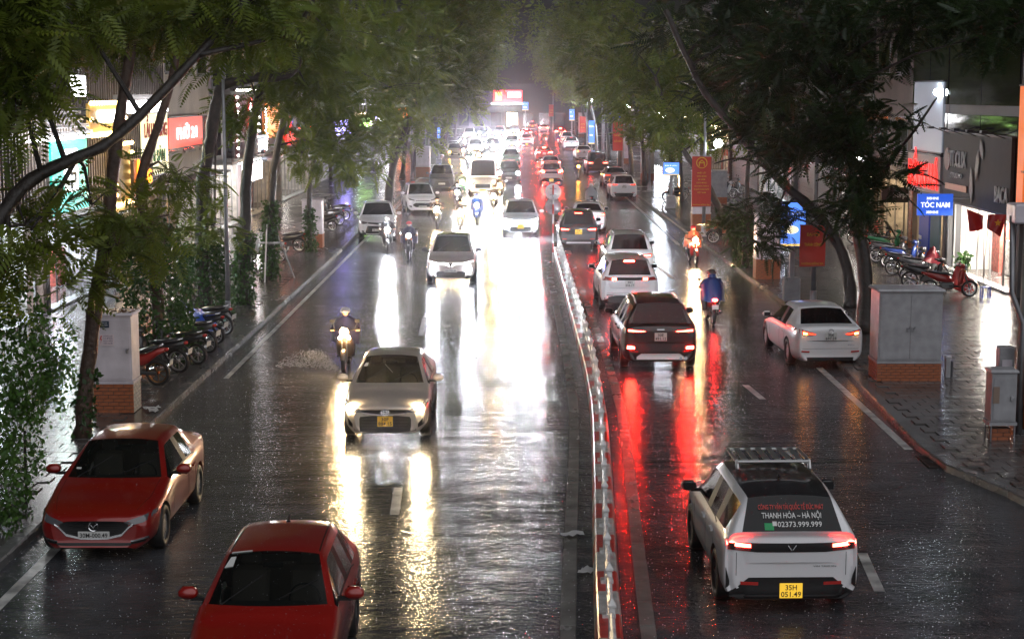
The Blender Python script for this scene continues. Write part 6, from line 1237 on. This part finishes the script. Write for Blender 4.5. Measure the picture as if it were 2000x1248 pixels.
# ------------------------------------------------------------------ trees
M_bark = mat('wet_bark', (.075, .045, .032), .45, bump=(14, .8, .03), vary=(5, .6, 1.4)); M_barkd = mat('dark_wet_bark', (.035, .028, .024), .4, bump=(14, .8, .03), vary=(5, .6, 1.4))
def frond_template(pairs):
    q = []
    L = 1.0
    for k in range(pairs):
        t = .12 + .88 * k / max(1, pairs - 1); ln = .34 * math.sin(math.pi * (.18 + .74 * t)) + .05; wd = .055 * 9 / max(pairs, 5)
        x = t * L; z = -.28 * t * t
        for sd in (1, -1):
            a = (x, 0, z); tip = (x + ln * .45, sd * ln * .9, z - ln * .25); mid = (x + ln * .2, sd * ln * .42, z - ln * .06)
            q += [a, (mid[0] - wd, mid[1], mid[2]), tip, (mid[0] + wd, mid[1], mid[2])]
    q += [(0, -.008, 0), (1, -.004, -.28), (1, .004, -.28), (0, .008, 0)]
    return np.array(q)
FT = {k: frond_template(k) for k in (9, 6, 3)}
def fronds(C, size, tpl, outward):
    """place a frond at every row of C pointing roughly along outward"""
    n = len(C); d = outward + rng.normal(scale=.55, size=(n, 3)); d[:, 2] -= .12; d /= np.linalg.norm(d, axis=1)[:, None] + 1e-9
    up = np.tile([0, 0, 1.], (n, 1)) + rng.normal(scale=.35, size=(n, 3)); y = np.cross(up, d); y /= np.linalg.norm(y, axis=1)[:, None] + 1e-9; z = np.cross(d, y)
    s = size * (.6 + .8 * rng.random(n)); M = np.stack([d, y, z], 1) * s[:, None, None]
    return (np.einsum('qk,nkj->nqj', tpl, M) + C[:, None, :]).reshape(-1, 3)
ALLTREES = []
def tree(label, trunk, crowns, r0=.17, leaf=None, bark=None, limbs=(), ivy=None, size=.55, tpl=9, name='street_tree', group='street trees', dens=1.0, autolimb=True):
    """trunk: world points from the ground up; crowns: (centre, radii, count)"""
    leaf = leaf or LF_feather; bark = bark or M_barkd
    root = thing(name, label, 'tree', trunk[0], 0, group); b = Vector(trunk[0])
    def smooth(pts, k=4):
        pts = [Vector(p) for p in pts]; out = []
        for i in range(len(pts) - 1):
            p0, p1, p2, p3 = pts[max(i - 1, 0)], pts[i], pts[i + 1], pts[min(i + 2, len(pts) - 1)]
            for j in range(k): t = j / k; out.append(.5 * ((2 * p1) + (p2 - p0) * t + (2 * p0 - 5 * p1 + 4 * p2 - p3) * t * t + (3 * p1 - p0 - 3 * p2 + p3) * t ** 3))
        return out + [pts[-1]]
    tp = smooth(trunk); n = len(tp); rr = [r0 * (1.3 if i == 0 else 1) * (1 - .62 * i / n) * random.uniform(.90, 1.12) for i in range(n)]
    mb = MB(); mb.tube([p - b + Vector((random.uniform(-1, 1), random.uniform(-1, 1), 0)) * r0 * .10 for p in tp], rr, 12); mb.build('trunk', bark, root, True)
    for (pts, lr) in limbs:
        lp = smooth(pts); mb = MB(); mb.tube([p - b for p in lp], [lr * (1 - .7 * i / len(lp)) for i in range(len(lp))], 8); mb.build('limb', bark, root, True)
    allV = []; lm = MB()
    for (c, rad, cnt) in crowns:
        c = np.array(c, float); rad = np.array(rad, float)
        if autolimb:
            near = min(tp[n // 3:], key=lambda p: (p - Vector(c)).length); mid = (near + Vector(c)) / 2 + Vector((0, 0, .25)); lm.tube([near - b, mid - b, Vector(c) - b], [.05, .035, .012], 5)
        k = max(3, int(cnt * dens / 11)); P = rng.normal(size=(k, 3)); P /= np.linalg.norm(P, axis=1)[:, None]; P *= (rng.random(k) ** .45)[:, None]
        P[:, 2] += .12 * (1 - P[:, 0] ** 2); nodes = P * rad + c
        for q in range(min(k, 8)): lm.tube([Vector(c) - b, (Vector(c) + Vector(nodes[q])) / 2 - b + Vector((0, 0, .1)), Vector(nodes[q]) - b], [.018, .012, .006], 4)
        C = np.repeat(nodes, 11, 0) + rng.normal(scale=.20, size=(k * 11, 3)); out = np.repeat(P, 11, 0) * .8; out[:, 2] *= .5
        allV.append(fronds(C, size, FT[tpl], out))
    if lm.v: tag(lm.build('twigs', bark, root), kind='stuff')
    if allV: quadmesh('crown', np.concatenate(allV) - np.array(b), leaf, root)
    if ivy:                                             # (z0, z1, radius, count)
        z0, z1, ir, cnt = ivy; zz = z0 + (z1 - z0) * rng.random(cnt); idx_ = [min(range(n), key=lambda i: abs(tp[i].z - z)) for z in zz]; ang = rng.random(cnt) * 6.283; rad = ir * (.55 + .6 * rng.random(cnt)) * (1.15 - .35 * (zz - z0) / (z1 - z0 + .01))
        P = np.array([[tp[i].x + rad[k] * math.cos(ang[k]) - b.x, tp[i].y + rad[k] * math.sin(ang[k]) - b.y, zz[k] - b.z] for k, i in enumerate(idx_)]); leaves('ivy', P, .13, LF_ivy, root, .8)
    return root
def path(pts, Y, wob=0): return [at(px, py, Y + wob * i) for i, (px, py) in enumerate(pts)]
def cr(px, py, Y, rx, ry, n, dy=None):
    s = Y / FPX; return (at(px, py, Y), (rx * s, dy or max(1.2, .8 * (rx + ry) / 2 * s * 1.2), ry * s), n)
def yof(px, py): return gp(px, py, KH).y
def ground_first(pts, Y): 
    p = [at(px, py, Y) for px, py in pts]; p[0].z = KH - .03; return p
# left, nearest first
t0 = [Vector((-10.6, 25.5, KH)), Vector((-10.4, 25.6, 2.2)), at(-60, 520, 26.2), at(0, 425, 26.6), at(60, 352, 27), at(150, 308, 27.3), at(215, 277, 27.6), at(296, 202, 28), at(387, 108, 28.4), at(450, 40, 28.8), at(520, -40, 29)]
tree('dark leaning tree reaching in from the left edge with a long diagonal branch', t0, [cr(20, 70, 26, 110, 90, 420), cr(110, 20, 27, 120, 60, 260), cr(30, 190, 26, 80, 60, 160), cr(330, 30, 29, 120, 60, 300), cr(50, 440, 27, 110, 50, 150), cr(20, 520, 26.5, 70, 50, 110), cr(180, 400, 28, 90, 40, 60), cr(480, 20, 29, 100, 50, 220)], .14, size=.5, limbs=[([at(150, 308, 27.3), at(110, 380, 27.2), at(60, 450, 27)], .05), ([at(387, 108, 28.4), at(470, 90, 28.6), at(560, 70, 29)], .06)], dens=.72)
y1 = yof(160, 852)
tree('slim reddish trunk in front of the white cabinet at left kerb', ground_first([(160, 855), (172, 720), (190, 580), (212, 440), (222, 330), (247, 150), (268, 34), (285, -60)], y1), [cr(150, 20, y1, 170, 70, 420), cr(300, 40, y1 + 1, 130, 80, 360), cr(230, 480, y1 - .5, 100, 50, 120), cr(130, 560, y1 - .5, 60, 50, 70), cr(330, 450, y1 + 1, 70, 40, 90)], .17, bark=M_bark, size=.5, limbs=[([at(205, 480, y1), at(240, 440, y1 + .3), at(330, 420, y1 + .6)], .05)], ivy=(.2, 1.5, .2, 260), dens=.72)
y2 = yof(312, 706)
tree('ivy-wrapped forked tree behind the white cabinet', ground_first([(312, 706), (305, 560), (285, 440), (275, 353), (300, 270), (323, 202), (347, 100), (365, -30)], y2), [cr(330, 20, y2, 150, 70, 330), cr(440, 70, y2 + 1, 120, 70, 300), cr(340, 340, y2 + .5, 60, 50, 120)], .17, bark=M_bark, size=.5, ivy=(.15, 3.6, .85, 3600), dens=.72)
y3 = yof(400, 615)
tree('ivy-wrapped tree with a thick branch bending over the pavement', ground_first([(400, 615), (396, 480), (397, 353), (412, 270), (425, 190), (440, 165), (498, 152), (550, 150), (580, 128), (576, 85), (600, 30), (620, -30)], y3), [cr(520, 60, y3, 150, 80, 420), cr(640, 60, y3 + 2, 140, 80, 420), cr(500, 200, y3 + 1, 70, 50, 130), cr(600, 170, y3 + 2, 90, 60, 260), cr(420, 440, y3, 60, 50, 140)], .22, size=.55, ivy=(.15, 2.3, .75, 2400), dens=.72)
y4 = yof(475, 594)
tree('straight dark trunk with an ivy sleeve, left of the leaning supports', ground_first([(475, 594), (478, 470), (480, 380), (492, 260), (505, 190), (530, 90), (540, -20)], y4), [cr(600, 40, y4 + 3, 150, 70, 360), cr(520, 130, y4, 90, 60, 180)], .22, size=.55, ivy=(.1, 2.4, .32, 1700), dens=.72)
y5 = yof(525, 546)
tree('ivy-sleeved tree with bracing poles on left pavement', ground_first([(525, 546), (528, 430), (535, 330), (552, 240), (570, 160), (590, 60)], y5), [cr(650, 190, y5 + 2, 120, 80, 420), cr(640, 290, y5 + 3, 80, 50, 220), cr(700, 90, y5 + 4, 130, 80, 380), cr(590, 300, y5, 50, 40, 100)], .17, size=.6, ivy=(.1, 3.0, .30, 1700), dens=.72)
br = thing('tree_brace', 'three white bracing poles round the ivy-sleeved tree', 'brace', gp(525, 546, KH)); M_brace = mat('brace_white', (.4, .4, .4), .5)
for a in (30, 150, 270): MB().tube([(1.0 * math.cos(R(a)), 1.0 * math.sin(R(a)), 0), (.2 * math.cos(R(a)), .2 * math.sin(R(a)), 2.0)], .03, 6).build('pole', M_brace, br)
MB().box((0, -.28, 1.35), (.9, .06, .06)).build('crossbar', M_brace, br)
y6 = yof(607, 492)
tree('thin ivy tree in front of the second white cabinet', ground_first([(607, 492), (604, 400), (612, 320), (640, 230), (660, 120)], y6), [cr(700, 260, y6 + 2, 90, 60, 300), cr(760, 170, y6 + 4, 120, 80, 420), cr(680, 330, y6 + 1, 60, 35, 130), cr(780, 60, y6 + 5, 130, 80, 340)], .12, size=.6, ivy=(.1, 2.0, .26, 900))
y7 = yof(757, 405)
tree('dark bare trunk left of the small white suv', ground_first([(757, 405), (765, 340), (785, 270), (810, 200), (830, 120)], y7), [cr(800, 240, y7, 90, 45, 260), cr(860, 200, y7 + 3, 90, 60, 330), cr(850, 110, y7 + 2, 110, 80, 380), cr(920, 150, y7 + 6, 60, 60, 260), cr(900, 50, y7 + 6, 90, 80, 320)], .26, size=.75, tpl=6)
far_lab = ['tree next beyond the dark bare trunk', 'second tree beyond the dark bare trunk', 'third tree beyond the dark bare trunk', 'tree above the minibus on left', 'tree over the headlight glare on left', 'second last tree on left side', 'last tree on left side']
for i, Y in enumerate((118, 132, 148, 168, 192, 220, 255)):
    x = KL - 1.2; tree(far_lab[i], [Vector((x, Y, KH)), Vector((x + .3, Y, 3)), Vector((x + .9, Y, 5.6)), Vector((x + 1.4, Y, 8.5))], [((x + 1.6, Y, 8.3), (2.6, 2.6, 2.2), 260), ((x + 3.6, Y, 9.2), (2.4, 2.4, 1.8), 200), ((x - .6, Y, 8.2), (2.4, 2.4, 2.2), 160), ((x + 2.0, Y + 1, 6.6), (2.2, 2.0, 1.2), 150), ((x + 5.0, Y + 1, 10.6), (2.4, 2.0, 1.8), 150), ((x + 6.2, Y, 12.6), (2.4, 2.0, 2.0), 170), ((x + 3, Y, 12.4), (2.6, 2.0, 1.8), 150)], .2, size=1.0, tpl=3)
# leafy ivy mass at the lower left edge
iv = thing('climber_bush', 'bright green leafy climber hanging at the lower left edge', 'shrub', (-7.9, 26.0, KH)); b_ = np.array((-7.9, 26.0, KH)); mb = MB(); mb.tube([(-.3, 0, 0), (-.3, 0, 2.4)], .06, 8); mb.build('stake', M_barkd, iv, True); V = []
for (px, py, Y, rx, ry, n) in ((20, 620, 26.2, 95, 90, 1000), (60, 740, 26.0, 90, 110, 1600), (20, 860, 25.6, 70, 110, 1300), (100, 700, 26.2, 45, 70, 500), (15, 980, 25.3, 45, 60, 600)):
    c = np.array(at(px, py, Y)); s = Y / FPX; kk = n // 22; P = rng.normal(size=(kk, 3)); P /= np.linalg.norm(P, axis=1)[:, None]; P *= (rng.random(kk) ** .4)[:, None]; V.append((np.repeat(P * np.array((rx * s, .55, ry * s)), 22, 0) + rng.normal(scale=(.07, .07, .13), size=(kk * 22, 3))) + c)
LF_bush = leaf_material('climber_leaves', (.035, .105, .016), (.092, .190, .030), .35, 2.0); leaves('foliage', np.concatenate(V) - b_, .085, LF_bush, iv, .9)
mb = MB(); g = gp(52, 995, KH); sk = thing('thin_stake', 'thin brown stake standing by the left kerb', 'stake', (g.x, g.y, KH)); MB().tube([(0, 0, 0), (.02, 0, 1.3)], .025, 6).build('pole', M_barkd, sk); MB().box((0, 0, .02), (.12, .12, .04)).build('foot', M_conc, sk)
# right, nearest first
z1 = yof(1680, 650)
tree('big dark tree beside the parked white sedan', ground_first([(1688, 652), (1690, 540), (1672, 430), (1662, 330), (1640, 210), (1600, 110), (1560, 20)], z1), [cr(1680, 60, z1, 200, 80, 420), cr(1670, 270, z1 - .5, 95, 85, 340), cr(1665, 390, z1 - 1, 60, 55, 200), cr(1560, 290, z1, 80, 60, 220), cr(1735, 350, z1 - .5, 28, 45, 70), cr(1560, 130, z1 + 1, 150, 80, 340), cr(1850, 30, z1 - 2, 170, 60, 330), cr(1960, 60, z1 - 4, 80, 60, 160)], .22, leaf=LF_shaded, size=.55, limbs=[([at(1672, 430, z1), at(1730, 330, z1), at(1790, 250, z1 - 1), at(1830, 190, z1 - 1)], .07)])
z2 = yof(1652, 600)
tree('tree leaning far over the right lane in a long dark diagonal', ground_first([(1662, 612), (1658, 545), (1640, 480), (1585, 408), (1530, 360), (1492, 318), (1440, 258), (1378, 182), (1340, 110), (1300, 20)], z2), [cr(1460, 180, z2 + 1, 120, 80, 380), cr(1400, 70, z2 + 2, 150, 80, 420), cr(1520, 410, z2 - .5, 60, 25, 100), cr(1490, 475, z2 - .5, 35, 22, 50), cr(1590, 250, z2, 110, 90, 320), cr(1490, 260, z2, 50, 40, 90), cr(1540, 30, z2 + 2, 160, 60, 330)], .2, leaf=LF_shaded, size=.6, limbs=[([at(1492, 322, z2), at(1440, 310, z2 - .5), at(1395, 320, z2 - 1)], .05), ([at(1640, 480, z2), at(1590, 440, z2 - .6), at(1530, 420, z2 - .6)], .05)])
z3 = yof(1412, 455)
tree('tree with a slanting trunk right of the tall red banner', ground_first([(1425, 462), (1400, 400), (1375, 350), (1345, 310), (1310, 240), (1280, 150)], z3), [cr(1330, 240, z3, 90, 60, 330), cr(1300, 130, z3 + 2, 130, 80, 420), cr(1420, 250, z3 + 1, 70, 60, 220), cr(1260, 200, z3 + 3, 80, 50, 260), cr(1220, 90, z3 + 4, 120, 80, 360)], .2, size=.7, tpl=6)
tree('low ivy-covered trunk right of the red-covered motorbike', ground_first([(1455, 520), (1457, 440), (1460, 340), (1470, 240)], yof(1455, 520)), [cr(1450, 450, yof(1455, 520), 45, 40, 150), cr(1490, 220, yof(1455, 520), 90, 60, 240)], .14, leaf=LF_shaded, size=.55, ivy=(.1, 2.2, .4, 900))
tree('string-lit tree behind the grey pedestal', ground_first([(1332, 392), (1330, 330), (1322, 250), (1290, 160)], yof(1332, 392)), [cr(1290, 270, yof(1332, 392), 70, 35, 260), cr(1240, 150, yof(1332, 392) + 3, 110, 70, 380), cr(1360, 180, yof(1332, 392), 90, 60, 260), cr(1180, 120, yof(1332, 392) + 6, 80, 80, 300)], .16, size=.8, tpl=6)
far_labr = ['tree next beyond the string-lit tree', 'second tree beyond the string-lit tree', 'tree over the parked black wagon', 'tree by the blue direction sign', 'third last tree on right side', 'second last tree on right side', 'last tree on right side']
for i, Y in enumerate((122, 136, 150, 168, 192, 220, 255)):
    x = 9.6; tree(far_labr[i], [Vector((x, Y, KH)), Vector((x - .2, Y, 3)), Vector((x - .8, Y, 5.8)), Vector((x - 1.3, Y, 8.6))], [((x - 1.4, Y, 8.4), (2.6, 2.6, 2.2), 260), ((x - 3.4, Y, 9.4), (2.4, 2.4, 1.8), 180), ((x + .8, Y, 8.2), (2.4, 2.4, 2.2), 170), ((x - 1.2, Y + 1, 6.6), (2.2, 2.0, 1.1), 130), ((x - 4.6, Y + 1, 10.8), (2.2, 2.0, 1.8), 140), ((x - 5.4, Y, 12.8), (2.4, 2.0, 2.0), 170), ((x - 2.6, Y, 12.4), (2.6, 2.0, 1.8), 150)], .2, size=1.0, tpl=3)
# ------------------------------------------------------------------ rain: drops bouncing off the road, spray by the scooter, litter
def drops(name, P, r, m):
    n = len(P); o = np.array([(1, 0, 0), (0, 1, 0), (-1, 0, 0), (0, -1, 0), (0, 0, 1), (0, 0, -1)], float); V = (P[:, None, :] + o[None] * np.asarray(r)[:, None, None]).reshape(-1, 3)
    f = np.array([(0, 1, 4), (1, 2, 4), (2, 3, 4), (3, 0, 4), (1, 0, 5), (2, 1, 5), (3, 2, 5), (0, 3, 5)]); F = (np.arange(n)[:, None, None] * 6 + f[None]).reshape(-1, 3).astype(np.int32)
    me = bpy.data.meshes.new(name); me.vertices.add(n * 6); me.vertices.foreach_set('co', V.astype(np.float32).ravel()); me.loops.add(len(F) * 3); me.loops.foreach_set('vertex_index', F.ravel()); me.polygons.add(len(F)); me.polygons.foreach_set('loop_start', np.arange(0, len(F) * 3, 3, dtype=np.int32)); me.polygons.foreach_set('loop_total', np.full(len(F), 3, dtype=np.int32)); me.materials.append(m); me.update(); me.shade_smooth(); return tag(link(me, name), kind='stuff')
M_drop = mat('water_drop', (.75, .77, .80), .08, trans=.35, spec=.9)
n = 15000; yy = 17 + 75 * rng.random(n) ** 1.4; xx = -7.2 + 15.0 * rng.random(n); drops('rain_splash', np.stack([xx, yy, .01 + .10 * rng.random(n) ** 2.2], 1), .003 + .006 * rng.random(n), M_drop)
g = gp(664, 722); n = 2600; t = rng.random(n); a = rng.normal(scale=.5, size=n); P = np.stack([g.x - .05 - 1.5 * t * (.6 + .5 * rng.random(n)), g.y + .3 * a + .5 * t, .02 + .45 * np.sin(np.pi * np.clip(t, 0, 1)) * rng.random(n)], 1); drops('wheel_spray', P, .004 + .008 * rng.random(n), M_drop)
for (px, py, lab) in ((300, 805, 'crumpled pale plastic scrap on the left pavement by the white cabinet'), (297, 800, 'thin pale scrap lying at the left kerb edge'), (1118, 1048, 'small pale scrap beside the left gutter strip'), (1148, 1120, 'tiny scrap against the median kerb')):
    z = KH if px < 400 else .03; q = gp(px, py, z); mb = MB(); m_ = 6; vs = [((i / 5 - .5) * .34, (j / 5 - .5) * .2, .03 + .05 * random.random()) for i in range(m_) for j in range(m_)]; mb.add(vs, [(i * m_ + j, i * m_ + m_ + j, i * m_ + m_ + j + 1, i * m_ + j + 1) for i in range(m_ - 1) for j in range(m_ - 1)]); o = mb.build('plastic_scrap', mat('scrap_plastic', (.5, .5, .5), .3), None, True); o.location = q; o.rotation_euler = (0, 0, random.uniform(0, 3)); tag(o, lab, 'litter')
# beads of rain standing on the nearest cars
for c in WETCARS:
    P = []
    while len(P) < 380:
        x, y = random.uniform(-c.p['L'] / 2 + .1, c.p['L'] / 2 - .1), random.uniform(-c.p['w'], c.p['w']) * .95; h = c.hit('T', x, y)
        if h is not None and h.z > .5: P.append(tuple(h))
    o = drops('rain_beads', np.array(P), .002 + .003 * rng.random(len(P)), M_drop); o.parent = c.root
# ------------------------------------------------------------------ rain haze
mb = MB(); mb.box((0, 200, 11.5), (120, 430, 25.2)); hz = mb.build('haze', None); tag(hz, kind='stuff')
hm = bpy.data.materials.new('rain_haze'); hm.use_nodes = True; nt = hm.node_tree; nt.nodes.clear()
ho = nt.nodes.new('ShaderNodeOutputMaterial'); pv = nt.nodes.new('ShaderNodeVolumePrincipled')
pv.inputs['Color'].default_value = (.88, .88, .97, 1); pv.inputs['Density'].default_value = 0.00042; pv.inputs['Anisotropy'].default_value = .94
nt.links.new(pv.outputs[0], ho.inputs['Volume']); hz.data.materials.append(hm)
